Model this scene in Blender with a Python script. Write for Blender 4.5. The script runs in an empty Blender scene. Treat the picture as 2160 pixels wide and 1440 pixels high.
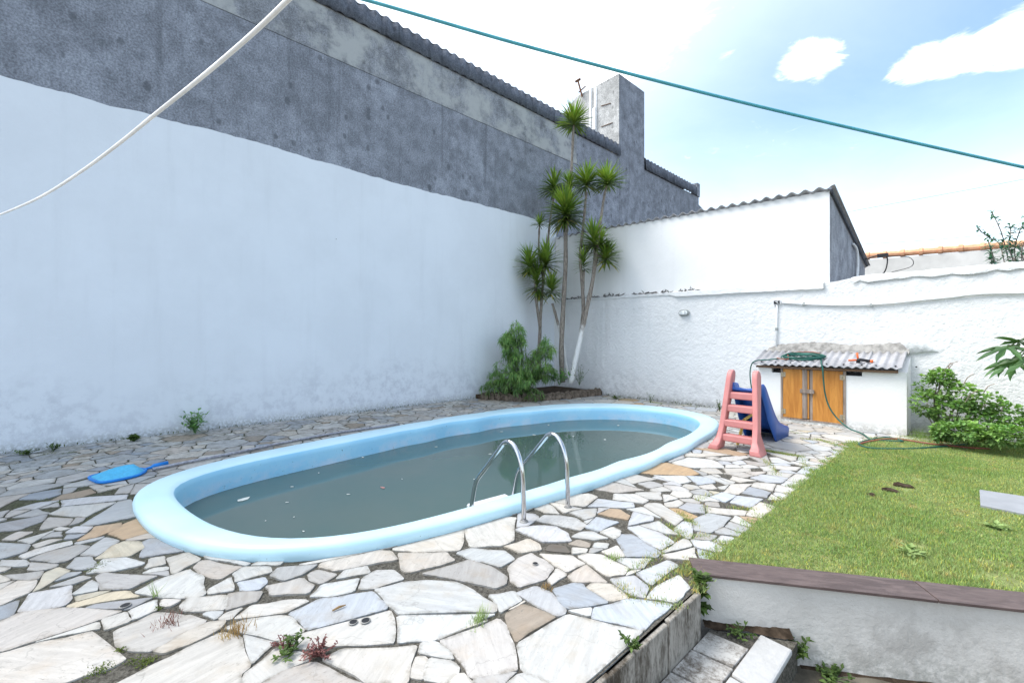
import bpy, bmesh, math, random
import numpy as np
from mathutils import Vector, Matrix
from math import radians, sin, cos, pi

# ------------------------------------------------------------------ camera
YAW = radians(47.9); FPX = 890.0; CXP = 1080.0; HYP = 716.0; EYE = 1.6
sc = bpy.context.scene
cam = bpy.data.cameras.new('camera'); camo = bpy.data.objects.new('camera', cam)
sc.collection.objects.link(camo); sc.camera = camo
camo.location = (0, 0, EYE); camo.rotation_euler = (pi/2, 0, YAW)
cam.sensor_width = 36; cam.lens = FPX/2160*36; cam.shift_y = -4/2160
cam.clip_start = 0.02; cam.clip_end = 3000
# ------------------------------------------------------------------ light
SUN_AZ = (-0.80, -0.60); SUN_EL = radians(52)
_h = Vector((SUN_AZ[0], SUN_AZ[1], 0)).normalized()
SUN = Vector((_h.x*cos(SUN_EL), _h.y*cos(SUN_EL), sin(SUN_EL)))
sl = bpy.data.lights.new('sun', 'SUN'); sl.energy = 2.3; sl.angle = radians(34); sl.color = (1.0, 0.96, 0.91)
so = bpy.data.objects.new('sun', sl); sc.collection.objects.link(so)
so.rotation_euler = SUN.to_track_quat('Z', 'Y').to_euler(); so.location = (-20, -15, 30)
world = bpy.data.worlds.new('World'); sc.world = world; world.use_nodes = True
sc.view_settings.view_transform = 'Standard'; sc.view_settings.look = 'None'
sc.view_settings.gamma = 1; sc.view_settings.use_curve_mapping = False
sc.view_settings.exposure = 1.2
SKY_STRENGTH = 0.13

class NT:
    """small helper round a node tree"""
    def __init__(s, tree): s.t = tree; s.n = tree.nodes; s.l = tree.links
    def new(s, typ, **kw):
        nd = s.n.new(typ)
        for k, v in kw.items(): setattr(nd, k, v)
        return nd
    def put(s, sock, v):
        if isinstance(v, bpy.types.NodeSocket): s.l.new(v, sock)
        elif isinstance(v, (tuple, list)) and sock.type == 'RGBA' and len(v) == 3: sock.default_value = (*v, 1)
        else: sock.default_value = v
    def math(s, op, a, b=0.0, c=0.0, clamp=False):
        m = s.new('ShaderNodeMath', operation=op, use_clamp=clamp)
        for i, v in enumerate((a, b, c)): s.put(m.inputs[i], v)
        return m.outputs[0]
    def vmath(s, op, a, b=(0, 0, 0)):
        m = s.new('ShaderNodeVectorMath', operation=op)
        s.put(m.inputs[0], a); s.put(m.inputs[1], b)
        return m.outputs['Value'] if op in ('DOT_PRODUCT', 'LENGTH') else m.outputs[0]
    def mapping(s, co, scale=(1, 1, 1), rot=(0, 0, 0), loc=(0, 0, 0)):
        m = s.new('ShaderNodeMapping'); s.put(m.inputs[0], co)
        m.inputs['Location'].default_value = loc; m.inputs['Rotation'].default_value = rot; m.inputs['Scale'].default_value = scale
        return m.outputs[0]
    def noise(s, co, scale=5, detail=4, rough=0.55, dist=0.0):
        m = s.new('ShaderNodeTexNoise'); s.put(m.inputs['Vector'], co)
        m.inputs['Scale'].default_value = scale; m.inputs['Detail'].default_value = detail
        m.inputs['Roughness'].default_value = rough; m.inputs['Distortion'].default_value = dist
        return m.outputs['Fac']
    def ramp(s, f, lo, hi, a=0.0, b=1.0):
        m = s.new('ShaderNodeMapRange', interpolation_type='SMOOTHSTEP'); s.put(m.inputs[0], f)
        m.inputs[1].default_value = lo; m.inputs[2].default_value = hi; m.inputs[3].default_value = a; m.inputs[4].default_value = b
        return m.outputs[0]
    def mix(s, f, a, b, mode='MIX'):
        m = s.new('ShaderNodeMix', data_type='RGBA', blend_type=mode)
        s.put(m.inputs[0], f); s.put(m.inputs[6], a); s.put(m.inputs[7], b)
        return m.outputs[2]
    def attr(s, name): return s.new('ShaderNodeAttribute', attribute_name=name)
    def obj(s): return s.new('ShaderNodeTexCoord').outputs['Object']
    def pos(s): return s.new('ShaderNodeNewGeometry').outputs['Position']
    def sep(s, v):
        m = s.new('ShaderNodeSeparateXYZ'); s.put(m.inputs[0], v); return m.outputs
    def bump(s, h, strength=0.3, dist=0.01):
        m = s.new('ShaderNodeBump'); s.put(m.inputs['Height'], h)
        m.inputs['Strength'].default_value = strength; m.inputs['Distance'].default_value = dist
        return m.outputs[0]

# sky: clear sky with a thin veil and some broken cloud
w = NT(world.node_tree); w.n.clear()
sky = w.new('ShaderNodeTexSky', sky_type='NISHITA', sun_disc=False)
sky.sun_elevation = SUN_EL; sky.sun_rotation = math.atan2(SUN.x, SUN.y)
sky.air_density = 1.0; sky.dust_density = 1.6; sky.ozone_density = 1.0
dirv = w.new('ShaderNodeTexCoord').outputs['Generated']
dz = w.math('MAXIMUM', w.sep(dirv)[2], 0.06)
pl = w.vmath('SCALE', dirv); w.put(pl.node.inputs['Scale'], w.math('DIVIDE', 1.0, dz))   # project on a cloud deck
n1 = w.noise(w.mapping(pl, scale=(0.9, 0.5, 0.0), rot=(0, 0, 0.5), loc=(3.1, 1.7, 0)), 1.1, 6, 0.62, 0.3)
veil = w.ramp(n1, 0.25, 0.75, 0.03, 0.12)
# aerosol haze: thicker towards the horizon and brighter round the sun
glow = w.ramp(w.vmath('DOT_PRODUCT', dirv, SUN), 0.0, 0.70, 0.0, 0.55)
haze_low = w.ramp(w.sep(dirv)[2], 0.10, 0.44, 0.46, 0.0)
veil = w.math('ADD', veil, w.math('ADD', glow, haze_low), clamp=True)
def cloud(d, width, amount):
    c = w.vmath('DOT_PRODUCT', w.vmath('NORMALIZE', w.mapping(dirv, scale=(1, 1, 1.9))), Vector((d[0], d[1], d[2]*1.9)).normalized())
    return w.math('MULTIPLY', w.ramp(c, cos(width), cos(width*0.15)), amount)
def dir_at(px, py):
    f = Vector((-sin(YAW), cos(YAW), 0)); r = Vector((cos(YAW), sin(YAW), 0))
    return (f + r*((px-CXP)/FPX) + Vector((0, 0, (HYP-py)/FPX))).normalized()
wisps = w.noise(w.mapping(dirv, scale=(11, 11, 26)), 1.0, 8, 0.66, 0.9)
blob = None
for d, wd, am in ((dir_at(1705, 130), .055, 1.0), (dir_at(1945, 135), .045, .9), (dir_at(2020, 118), .05, 1.0), (dir_at(2090, 100), .055, 1.0), (dir_at(2160, 100), .05, .9),
                  (dir_at(2150, 42), .035, .8), (dir_at(1300, 20), .17, 1.0), (dir_at(2330, 80), .06, .9), (dir_at(2640, 60), .15, 1.0)):
    b = cloud(d, wd, am); blob = b if blob is None else w.math('MAXIMUM', blob, b)
cl = w.ramp(w.math('ADD', w.math('MULTIPLY', blob, 0.46), wisps), 0.62, 1.06)
skyc = w.mix(veil, w.mix(1.0, sky.outputs[0], (.92, 1.05, 1.0), 'MULTIPLY'), (7.0, 7.4, 8.0))
skyc = w.mix(cl, skyc, (9.0, 8.9, 8.8))
bg = w.new('ShaderNodeBackground'); w.put(bg.inputs[0], skyc); bg.inputs[1].default_value = SKY_STRENGTH
w.l.new(bg.outputs[0], w.new('ShaderNodeOutputWorld').inputs[0])

# ------------------------------------------------------------------ geometry helpers
R3 = Vector((cos(YAW), sin(YAW), 0)); F3 = Vector((-sin(YAW), cos(YAW), 0)); CAMP = Vector((0, 0, EYE))
def ray(px, py): return F3 + R3*((px-CXP)/FPX) + Vector((0, 0, (HYP-py)/FPX))
def gp(px, py, z=0.0): d = ray(px, py); return CAMP + d*((z-EYE)/d.z)      # a point of the photo that lies on the level z
def onY(px, py, Y): d = ray(px, py); return CAMP + d*(Y/d.y)                # ... on a wall y = Y
def onX(px, py, X): d = ray(px, py); return CAMP + d*(X/d.x)                # ... on a wall x = X
def at(px, py, depth): return CAMP + ray(px, py)*depth
rnd = random.Random(7)
def U(a, b): return rnd.uniform(a, b)
COL = sc.collection

class MB:
    """mesh builder"""
    def __init__(s): s.v = []; s.f = []; s.c = []; s.uv = None
    def add(s, vs, fs, col=None):
        o = len(s.v); s.v += [tuple(p) for p in vs]; s.f += [tuple(i+o for i in f) for f in fs]
        s.c += [col or (1, 1, 1, 1)]*len(vs)
        return s
    def box(s, lo, hi, col=None):
        x0, y0, z0 = lo; x1, y1, z1 = hi
        return s.add([(x0,y0,z0),(x1,y0,z0),(x1,y1,z0),(x0,y1,z0),(x0,y0,z1),(x1,y0,z1),(x1,y1,z1),(x0,y1,z1)],
              [(0,3,2,1),(4,5,6,7),(0,1,5,4),(1,2,6,5),(2,3,7,6),(3,0,4,7)], col)
    def prism(s, pts, z0, z1, col=None):
        n = len(pts)
        return s.add([(p[0], p[1], z0) for p in pts]+[(p[0], p[1], z1) for p in pts],
              [tuple(range(n-1, -1, -1)), tuple(range(n, 2*n))]+[(i, (i+1) % n, n+(i+1) % n, n+i) for i in range(n)], col)
    def tube(s, path, rad, n=8, col=None, cap=True):
        P = [Vector(p) for p in path]; m = len(P); r = rad if hasattr(rad, '__len__') else [rad]*m
        t = (P[1]-P[0]).normalized(); up = Vector((0, 0, 1)) if abs(t.z) < .9 else Vector((1, 0, 0))
        a = t.cross(up).normalized(); vs = []
        for i in range(m):
            t = (P[min(i+1, m-1)]-P[max(i-1, 0)]).normalized()
            a = (a - t*a.dot(t)).normalized(); b = t.cross(a)
            vs += [P[i]+(a*cos(2*pi*k/n)+b*sin(2*pi*k/n))*r[i] for k in range(n)]
        fs = [(i*n+k, i*n+(k+1) % n, (i+1)*n+(k+1) % n, (i+1)*n+k) for i in range(m-1) for k in range(n)]
        if cap: fs += [tuple(range(n-1, -1, -1)), tuple((m-1)*n+k for k in range(n))]
        return s.add(vs, fs, col)
    def leaf(s, p, d, up, L, W, droop=0.2, col=None, fold=0.15):
        d = d.normalized(); sd = d.cross(up)
        if sd.length < 1e-4: sd = d.cross(Vector((1, .3, 0)))
        sd.normalize(); nrm = sd.cross(d)
        m = p+d*L*.45+nrm*(-droop*L*.15); t = p+d*L-Vector((0, 0, 1))*droop*L
        return s.add([p, m-sd*W*.5+nrm*fold*W, t, m+sd*W*.5+nrm*fold*W, m], [(0, 4, 1), (1, 4, 2), (0, 3, 4), (4, 3, 2)], col)
    def build(s, name, mat, parent=None, smooth=False, colors=False):
        me = bpy.data.meshes.new(name); me.from_pydata(s.v, [], s.f); me.update()
        if colors:
            at_ = me.color_attributes.new('tint', 'FLOAT_COLOR', 'POINT')
            at_.data.foreach_set('color', np.array(s.c, dtype=np.float32).ravel())
        if smooth: me.polygons.foreach_set('use_smooth', [True]*len(me.polygons))
        me.materials.append(mat)
        o = bpy.data.objects.new(name, me); COL.objects.link(o)
        if parent is not None: o.parent = parent
        return o
def empty(name, label, cat, loc=(0, 0, 0), rz=0.0, group=None):
    o = bpy.data.objects.new(name, None); COL.objects.link(o); o.location = loc; o.rotation_euler = (0, 0, rz)
    o.empty_display_size = .1
    return tag(o, label, cat, group)
def tag(o, label, cat, group=None):
    o['label'] = label; o['category'] = cat
    if group: o['group'] = group
    return o
def struct(o): o['kind'] = 'structure'; return o
def stuff(o, label=None, cat=None):
    o['kind'] = 'stuff'
    if label: tag(o, label, cat)
    return o
def bevel(o, w_=0.01, seg=2):
    m = o.modifiers.new('bevel', 'BEVEL'); m.width = w_; m.segments = seg; m.limit_method = 'ANGLE'; m.angle_limit = radians(35)
    return o
def solid(o, t): m = o.modifiers.new('solid', 'SOLIDIFY'); m.thickness = t; m.offset = 0; return o
def smooth_path(pts, k=6):
    P = [Vector(p) for p in pts]; out = []
    for i in range(len(P)-1):
        a, b, c, d = P[max(i-1, 0)], P[i], P[i+1], P[min(i+2, len(P)-1)]
        for j in range(k):
            t = j/k
            out.append(.5*((2*b)+(c-a)*t+(2*a-5*b+4*c-d)*t*t+(3*b-a-3*c+d)*t**3))
    return out+[P[-1]]

# ------------------------------------------------------------------ materials
def mat(name, rough=0.8, spec=0.3):
    m = bpy.data.materials.new(name); m.use_nodes = True
    t = NT(m.node_tree); b = t.n['Principled BSDF']
    b.inputs['Roughness'].default_value = rough; b.inputs['Specular IOR Level'].default_value = spec
    return m, t, b
def plain(name, col, rough=.6, spec=.4, metal=0.0, var=.10, scale=6, bumps=0.0):
    m, t, b = mat(name, rough, spec); b.inputs['Metallic'].default_value = metal
    n = t.noise(t.obj(), scale, 5, .6)
    t.put(b.inputs['Base Color'], t.mix(t.ramp(n, .3, .7), tuple(c*(1-var) for c in col), tuple(min(1, c*(1+var)) for c in col)))
    if bumps: t.put(b.inputs['Normal'], t.bump(t.noise(t.obj(), scale*12, 4), bumps, .004))
    return m

def mat_concrete(name, base, stain=.55, lighter=None):
    m, t, b = mat(name, .92, .2); p = t.pos()
    big = t.noise(p, .55, 5, .6); mid = t.noise(p, 3.0, 6, .68); fine = t.noise(p, 34, 4, .7)
    streak = t.noise(t.mapping(p, scale=(5, 5, .35)), 1.0, 5, .6)
    c = t.mix(t.ramp(mid, .3, .72), tuple(x*.66 for x in base), tuple(min(1, x*1.32) for x in base))
    c = t.mix(t.ramp(big, .35, .7, 0, .5), c, tuple(x*.74 for x in base))
    c = t.mix(t.ramp(streak, .52, .74, 0, stain), c, tuple(x*.45 for x in base))
    c = t.mix(t.ramp(fine, .30, .72, 0, 1), t.mix(1.0, c, (.62, .62, .62), 'MULTIPLY'), t.mix(1.0, c, (1.24, 1.24, 1.24), 'MULTIPLY'))
    pits = t.math('MULTIPLY', t.ramp(t.noise(t.mapping(p, scale=(1, 1, .8)), 15, 6, .8), .60, .68), t.ramp(t.noise(p, 1.7, 3), .42, .6))
    c = t.mix(t.math('MULTIPLY', pits, .6), c, tuple(x*.4 for x in base))
    vo = t.new('ShaderNodeTexVoronoi'); t.put(vo.inputs['Vector'], t.mapping(p, scale=(1, 1, .7))); vo.inputs['Scale'].default_value = 3.4
    sel = t.ramp(t.sep(vo.outputs['Color'])[0], .62, .66)
    spot = t.math('MULTIPLY', t.ramp(t.math('ADD', vo.outputs['Distance'], t.math('MULTIPLY', mid, .3)), .26, .36, 1, 0), sel)
    c = t.mix(t.math('MULTIPLY', spot, .6), c, tuple(x*.32 for x in base))
    if lighter: c = t.mix(t.ramp(t.noise(p, 1.2, 6, .7), .40, .62), c, lighter)
    t.put(b.inputs['Base Color'], c)
    t.put(b.inputs['Normal'], t.bump(t.math('ADD', t.math('MULTIPLY', mid, 1.3), t.math('MULTIPLY', fine, .5)), .55, .02))
    return m
def mat_whitewall(name, base=(.80, .80, .79), dirt_h=1.1, dirt=(.42, .43, .46), amount=.55, relief=.25, relscale=26, z0=0.0):
    m, t, b = mat(name, .85, .25); p = t.pos(); z = t.math('SUBTRACT', t.sep(p)[2], z0)
    n = t.noise(p, .8, 6, .62); n2 = t.noise(p, 5.5, 6, .7); fine = t.noise(p, relscale, 5, .65)
    drip = t.noise(t.mapping(p, scale=(3.5, 3.5, .3)), 1.0, 5, .62)
    c = t.mix(t.ramp(n, .35, .68, 0, .5), base, tuple(x*.90 for x in base))
    c = t.mix(t.ramp(drip, .5, .78, 0, .22), c, tuple(x*.76 for x in base))
    # rising damp: a stain with its own ragged tide line
    tide = t.math('ADD', z, t.math('MULTIPLY', t.math('SUBTRACT', t.noise(t.mapping(p, scale=(.8, .8, .4)), 1, 5, .6), .5), 1.6*dirt_h))
    low = t.ramp(tide, dirt_h*.1, dirt_h, 1, 0)
    patch = t.math('MULTIPLY', low, t.ramp(n2, .42, .64, .18, 1))
    c = t.mix(t.math('MULTIPLY', patch, amount), c, dirt)
    foot = t.math('MULTIPLY', t.ramp(t.math('ADD', z, t.math('MULTIPLY', n2, .25)), .12, .34, 1, 0), t.ramp(fine, .35, .6))
    c = t.mix(t.math('MULTIPLY', foot, .55), c, (.20, .20, .17))
    sp = t.new('ShaderNodeTexVoronoi'); t.put(sp.inputs['Vector'], p); sp.inputs['Scale'].default_value = 1.5
    chip = t.math('MULTIPLY', t.ramp(sp.outputs['Distance'], .012, .018, 1, 0), t.ramp(t.sep(sp.outputs['Color'])[1], .6, .62))
    c = t.mix(t.math('MULTIPLY', chip, .75), c, (.12, .12, .12))
    t.put(b.inputs['Base Color'], c)
    t.put(b.inputs['Normal'], t.bump(t.math('ADD', fine, t.math('MULTIPLY', n2, 1.5)), relief, .02))
    return m

M_CONC = mat_concrete('concrete_render', (.285, .304, .352))
M_CONC_BAND = mat_concrete('concrete_band', (.275, .288, .318), .5, lighter=(.42, .43, .43))
M_TOWER = mat_concrete('sunlit_tower_render', (.50, .50, .49), .25)  # paler than the other tower sides: sunlight on the front put into its colour
M_FASCIA = mat_concrete('fibre_cement_fascia', (.135, .150, .185), .85)
M_WALL_L = mat_whitewall('white_limewash', (.76, .795, .85), 1.25, (.46, .48, .54), .55, .18)
M_WALL_B = mat_whitewall('white_garden_wall', (.755, .76, .765), 1.0, (.42, .42, .43), .55, .9, 15)
M_SHED = mat_whitewall('white_shed_paint', (.82, .82, .82), .5, (.5, .5, .5), .2, .15)
M_SHEDSIDE = mat_concrete('bare_shed_side', (.36, .37, .41), .75)
M_HUT = mat_whitewall('white_hut_paint', (.82, .82, .81), .35, (.50, .47, .42), .5, .3)
M_PLASTER = mat_whitewall('retaining_wall_plaster', (.60, .575, .54), .55, (.33, .31, .285), .75, .4, 26, -.5)
M_CEMENT = plain('rough_cement', (.29, .28, .265), .95, .2, 0, .35, 9, .9)
M_FARWALL = plain('far_plaster', (.60, .59, .57), .9, .2, 0, .12, 1.5, .3)

def mat_stone():
    m, t, b = mat('quartzite_paving', .75, .3)
    tint = t.attr('tint'); uv = t.new('ShaderNodeUVMap', uv_map='grain').outputs[0]; p = t.pos()
    g = t.noise(t.mapping(uv, scale=(3.2, 24, 1)), 1.0, 7, .70, .5)
    cloudy = t.noise(uv, 5.0, 5, .6); fine = t.noise(uv, 70, 4, .7)
    c = t.mix(t.ramp(g, .30, .70), t.mix(1.0, tint.outputs['Color'], (.84, .83, .82), 'MULTIPLY'), t.mix(1.0, tint.outputs['Color'], (1.07, 1.065, 1.05), 'MULTIPLY'))
    c = t.mix(t.ramp(cloudy, .48, .72, 0, .38), c, t.mix(1.0, tint.outputs['Color'], (.86, .72, .56), 'MULTIPLY'))
    c = t.mix(t.ramp(t.noise(uv, 2.3, 4), .55, .75, 0, .35), c, t.mix(1.0, tint.outputs['Color'], (.78, .82, .90), 'MULTIPLY'))
    pit = t.math('MULTIPLY', t.ramp(t.noise(t.mapping(uv, scale=(1, 2.6, 1)), 26, 6, .8), .54, .66), t.ramp(t.noise(uv, 3.4, 3), .36, .62))
    c = t.mix(t.math('MULTIPLY', pit, t.math('ADD', t.math('MULTIPLY', tint.outputs['Alpha'], .75), .34)), c, (.13, .12, .10))
    # speckle and dirt gathered along the broken edges
    c = t.mix(t.ramp(fine, .56, .74, 0, .30), c, t.mix(1.0, c, (.55, .52, .48), 'MULTIPLY'))
    ed = t.math('MULTIPLY', t.ramp(t.attr('edge').outputs['Fac'], .15, 1.0), t.ramp(t.noise(p, 13, 6, .75), .40, .68))
    c = t.mix(t.math('MULTIPLY', ed, .78), c, (.150, .130, .098))
    # hairline cracks
    vo = t.new('ShaderNodeTexVoronoi', feature='DISTANCE_TO_EDGE'); t.put(vo.inputs['Vector'], t.mapping(uv, scale=(1, 1, 0)))
    warp = t.new('ShaderNodeTexNoise'); t.put(warp.inputs['Vector'], uv); warp.inputs['Scale'].default_value = 4; warp.inputs['Detail'].default_value = 4
    wv = t.vmath('SCALE', warp.outputs['Color']); wv.node.inputs['Scale'].default_value = .35; t.put(vo.inputs['Vector'], t.vmath('ADD', uv, wv))
    vo.inputs['Scale'].default_value = 1.3
    c = t.mix(t.math('MULTIPLY', t.ramp(vo.outputs['Distance'], .001, .005, 1, 0), .28), c, (.16, .15, .13))
    # grime and lichen, heaviest along the damp strip by the tall wall
    x = t.sep(p)[0]
    damp = t.ramp(t.math('ADD', x, t.math('MULTIPLY', t.noise(p, .9, 4), 1.6)), -8.3, -5.2, 1, .10)
    lich = t.math('MULTIPLY', damp, t.ramp(t.noise(p, 9, 6, .72), .40, .66))
    c = t.mix(t.math('MULTIPLY', lich, .72), c, (.085, .088, .060))
    t.put(b.inputs['Base Color'], c)
    t.put(b.inputs['Normal'], t.bump(t.math('ADD', t.math('MULTIPLY', g, .8), t.math('MULTIPLY', fine, .35)), .35, .008))
    t.put(b.inputs['Roughness'], t.ramp(g, .3, .7, .62, .85))
    return m
M_STONE = mat_stone()
def mat_mortar():
    m, t, b = mat('mortar_joint', .95, .15); p = t.pos()
    n = t.noise(p, 2.2, 6, .7); f = t.noise(p, 55, 4, .75)
    c = t.mix(t.ramp(f, .3, .7), (.040, .036, .029), (.165, .152, .130))
    x = t.sep(p)[0]
    green = t.math('ADD', t.ramp(x, -7.0, -2.0, .55, 0), t.ramp(n, .55, .72, 0, .6), clamp=True)
    c = t.mix(t.math('MULTIPLY', green, .75), c, t.mix(t.ramp(f, .35, .7), (.030, .038, .012), (.085, .105, .030)))
    t.put(b.inputs['Base Color'], c); t.put(b.inputs['Normal'], t.bump(f, .9, .012))
    return m
M_MORTAR = mat_mortar()
def mat_gelcoat(name, ca, cb):
    m, t, b = mat(name, .42, .45); p = t.pos(); z = t.sep(p)[2]
    n = t.noise(p, 1.6, 5, .6); f = t.noise(p, 16, 5, .7)
    c = t.mix(t.ramp(n, .35, .7), ca, cb)
    # chalky lime band above the water line
    chalk = t.math('MULTIPLY', t.ramp(z, -.13, .02, 1, 0), t.ramp(t.noise(t.mapping(p, scale=(3, 3, 5)), 1, 6, .7), .40, .66))
    c = t.mix(t.math('MULTIPLY', chalk, .6), c, (.66, .70, .80))
    scuff = t.math('MULTIPLY', t.ramp(t.noise(p, 30, 5, .7), .64, .70), t.ramp(z, .062, .03, 0, 1))
    c = t.mix(t.math('MULTIPLY', scuff, .8), c, (.03, .04, .05))
    c = t.mix(t.ramp(t.noise(p, 9, 6, .75), .62, .80, 0, .18), c, (.30, .38, .40))
    t.put(b.inputs['Base Color'], c); t.put(b.inputs['Roughness'], t.ramp(n, .3, .7, .34, .55))
    t.put(b.inputs['Normal'], t.bump(f, .04, .01))
    return m
M_POOL = mat_gelcoat('pale_rim_gelcoat', (.50, .72, .815), (.55, .75, .83)); M_BASIN = mat_gelcoat('shaded_blue_gelcoat', (.30, .60, .80), (.37, .66, .82))  # basin is a deeper copy of the rim gelcoat: inner-wall shade put into colour
def mat_water():
    m, t, b = mat('murky_water', .004, .5); p = t.pos(); b.inputs['IOR'].default_value = 1.42
    n = t.noise(p, .8, 5, .6)
    c = t.mix(t.ramp(n, .3, .7), (.062, .112, .104), (.080, .118, .106))
    speck = t.ramp(t.noise(p, 60, 3, .6), .73, .77)
    c = t.mix(t.math('MULTIPLY', speck, .5), c, (.4, .42, .4))
    t.put(b.inputs['Base Color'], c)
    t.put(b.inputs['Normal'], t.bump(t.noise(p, 2.2, 2, .5), .005, .05))
    return m
M_WATER = mat_water()
M_STEEL = plain('polished_steel', (.60, .60, .62), .16, .5, 1.0, .05, 20)
M_PINK = plain('salmon_plastic', (.55, .215, .205), .5, .4, 0, .05, 8, .05)
M_BLUE = plain('blue_plastic', (.014, .085, .36), .42, .45, 0, .06, 6)
M_YELLOW = plain('yellow_plastic', (.62, .45, .12), .5)
M_NETBLUE = plain('blue_net_frame', (.008, .20, .62), .45, .4)
M_MESH = plain('blue_net_mesh', (.085, .43, .68), .7, .3, 0, .08, 40, .2)
M_POLE = plain('aluminium_pole', (.34, .34, .38), .5, .5, .4, .3, 30)
M_HOSE = plain('green_hose', (.012, .095, .075), .5, .4, 0, .25, 10)
M_HOSE_R = plain('red_brown_hose', (.26, .085, .055), .55, .4, 0, .2, 10)
M_ORANGE = plain('orange_plastic', (.75, .13, .03), .5)
M_BLACK = plain('black_plastic', (.015, .015, .018), .5)
M_LAMP = plain('lamp_glass', (.75, .77, .78), .2, .5)
M_LAMPF = plain('lamp_frame', (.32, .34, .33), .5, .4, .3)
M_PIPE = plain('white_painted_pipe', (.74, .75, .76), .5, .4, 0, .08, 14)
M_ROPE_W = plain('white_cord', (.90, .89, .87), .5, .4)
M_ROPE_T = plain('teal_cord', (.09, .40, .47), .5, .4, 0, .12, 30)
M_WIRE = plain('grey_wire', (.30, .30, .31), .6)
M_RUST = plain('rusty_iron', (.14, .07, .04), .9, .2, .2, .3, 40)
M_TERRA = plain('terracotta', (.70, .37, .22), .85, .25, 0, .2, 8, .3)
M_SOIL = plain('dark_soil', (.060, .043, .030), 1, .1, 0, .5, 14, 1)
M_ROCK = plain('mossy_rock', (.145, .115, .090), .95, .2, 0, .45, 9, 1)
M_GROUND = plain('packed_earth', (.13, .115, .09), 1, .1, 0, .4, 4, .8)
M_BARK = None
def mat_wood(name, a, b_, scale=(1, 1, 1), knots=True, rough=.5):
    m, t, b = mat(name, rough, .4); o = t.obj()
    g = t.noise(t.mapping(o, scale=scale), 1, 6, .6, 1.2); f = t.noise(t.mapping(o, scale=tuple(s*6 for s in scale)), 1, 3, .6)
    c = t.mix(t.ramp(g, .32, .68), a, b_)
    c = t.mix(t.ramp(f, .5, .75, 0, .3), c, tuple(x*.6 for x in a))
    if knots:
        vo = t.new('ShaderNodeTexVoronoi'); t.put(vo.inputs['Vector'], t.mapping(o, scale=(3.2, 0, 2.4), loc=(.3, 0, .35))); vo.inputs['Scale'].default_value = 1.5
        k = t.math('MULTIPLY', t.ramp(vo.outputs['Distance'], .07, .13, 1, 0), t.ramp(t.sep(vo.outputs['Color'])[0], .25, .3))
        c = t.mix(t.math('MULTIPLY', k, .8), c, (.06, .03, .015))
    t.put(b.inputs['Base Color'], c); t.put(b.inputs['Normal'], t.bump(f, .25, .003))
    return m
M_DOOR = mat_wood('varnished_plywood', (.42, .165, .028), (.60, .27, .055), (9, 9, 1.2))
M_OLDWOOD = mat_wood('weathered_wood', (.20, .155, .125), (.36, .30, .26), (14, 14, 1.5), False, .85)
M_BATTEN = mat_wood('brown_batten', (.15, .085, .05), (.26, .16, .10), (1.5, 14, 14), False, .8)
M_TILE = mat_wood('wood_look_tile', (.070, .048, .045), (.130, .093, .086), (5, 30, 30), False, .45)
def mat_sheet():
    m, t, b = mat('fibre_cement_sheet', .85, .25); p = t.pos()
    n = t.noise(p, 3, 6, .7); f = t.noise(t.mapping(p, scale=(30, 4, 30)), 1, 4, .7)
    c = t.mix(t.ramp(n, .3, .7), (.29, .29, .305), (.42, .42, .44)); c = t.mix(t.ramp(f, .52, .75, 0, .5), c, (.20, .20, .19))
    t.put(b.inputs['Base Color'], c); t.put(b.inputs['Normal'], t.bump(f, .3, .004)); return m
M_SHEET = mat_sheet()
def mat_leaf(name, dark, light, gloss=.45, trans=.3):
    m, t, b = mat(name, gloss, .35)
    tint = t.attr('tint').outputs['Color']
    n = t.noise(t.obj(), 3.0, 4, .6)
    c = t.mix(1.0, t.mix(t.ramp(n, .3, .7), dark, light), tint, 'MULTIPLY')
    t.put(b.inputs['Base Color'], c)
    tr = t.new('ShaderNodeBsdfTranslucent'); t.put(tr.inputs[0], t.mix(1.0, c, (1.25, 1.35, .6), 'MULTIPLY'))
    mx = t.new('ShaderNodeMixShader'); mx.inputs[0].default_value = trans
    t.l.new(b.outputs[0], mx.inputs[1]); t.l.new(tr.outputs[0], mx.inputs[2])
    t.l.new(mx.outputs[0], t.n['Material Output'].inputs[0]); return m
M_DRAC = mat_leaf('dracaena_leaf', (.095, .170, .035), (.225, .320, .060), .35, .2)
M_BUSHL = mat_leaf('feathery_leaf', (.105, .230, .085), (.200, .360, .120), .5)
M_SHRUB = mat_leaf('mint_leaf', (.125, .250, .075), (.240, .400, .120), .5)
M_WEED = mat_leaf('weed_leaf', (.045, .085, .018), (.12, .185, .045), .5)
M_PAPAYA = mat_leaf('papaya_leaf', (.05, .12, .045), (.11, .21, .08), .4)
M_TREEL = mat_leaf('distant_leaf', (.06, .16, .14), (.12, .26, .19), .5)
M_REDWEED = mat_leaf('red_weed', (.15, .06, .06), (.28, .12, .11), .6)
M_DRY = mat_leaf('dry_grass', (.30, .17, .07), (.42, .30, .15), .7)
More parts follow.
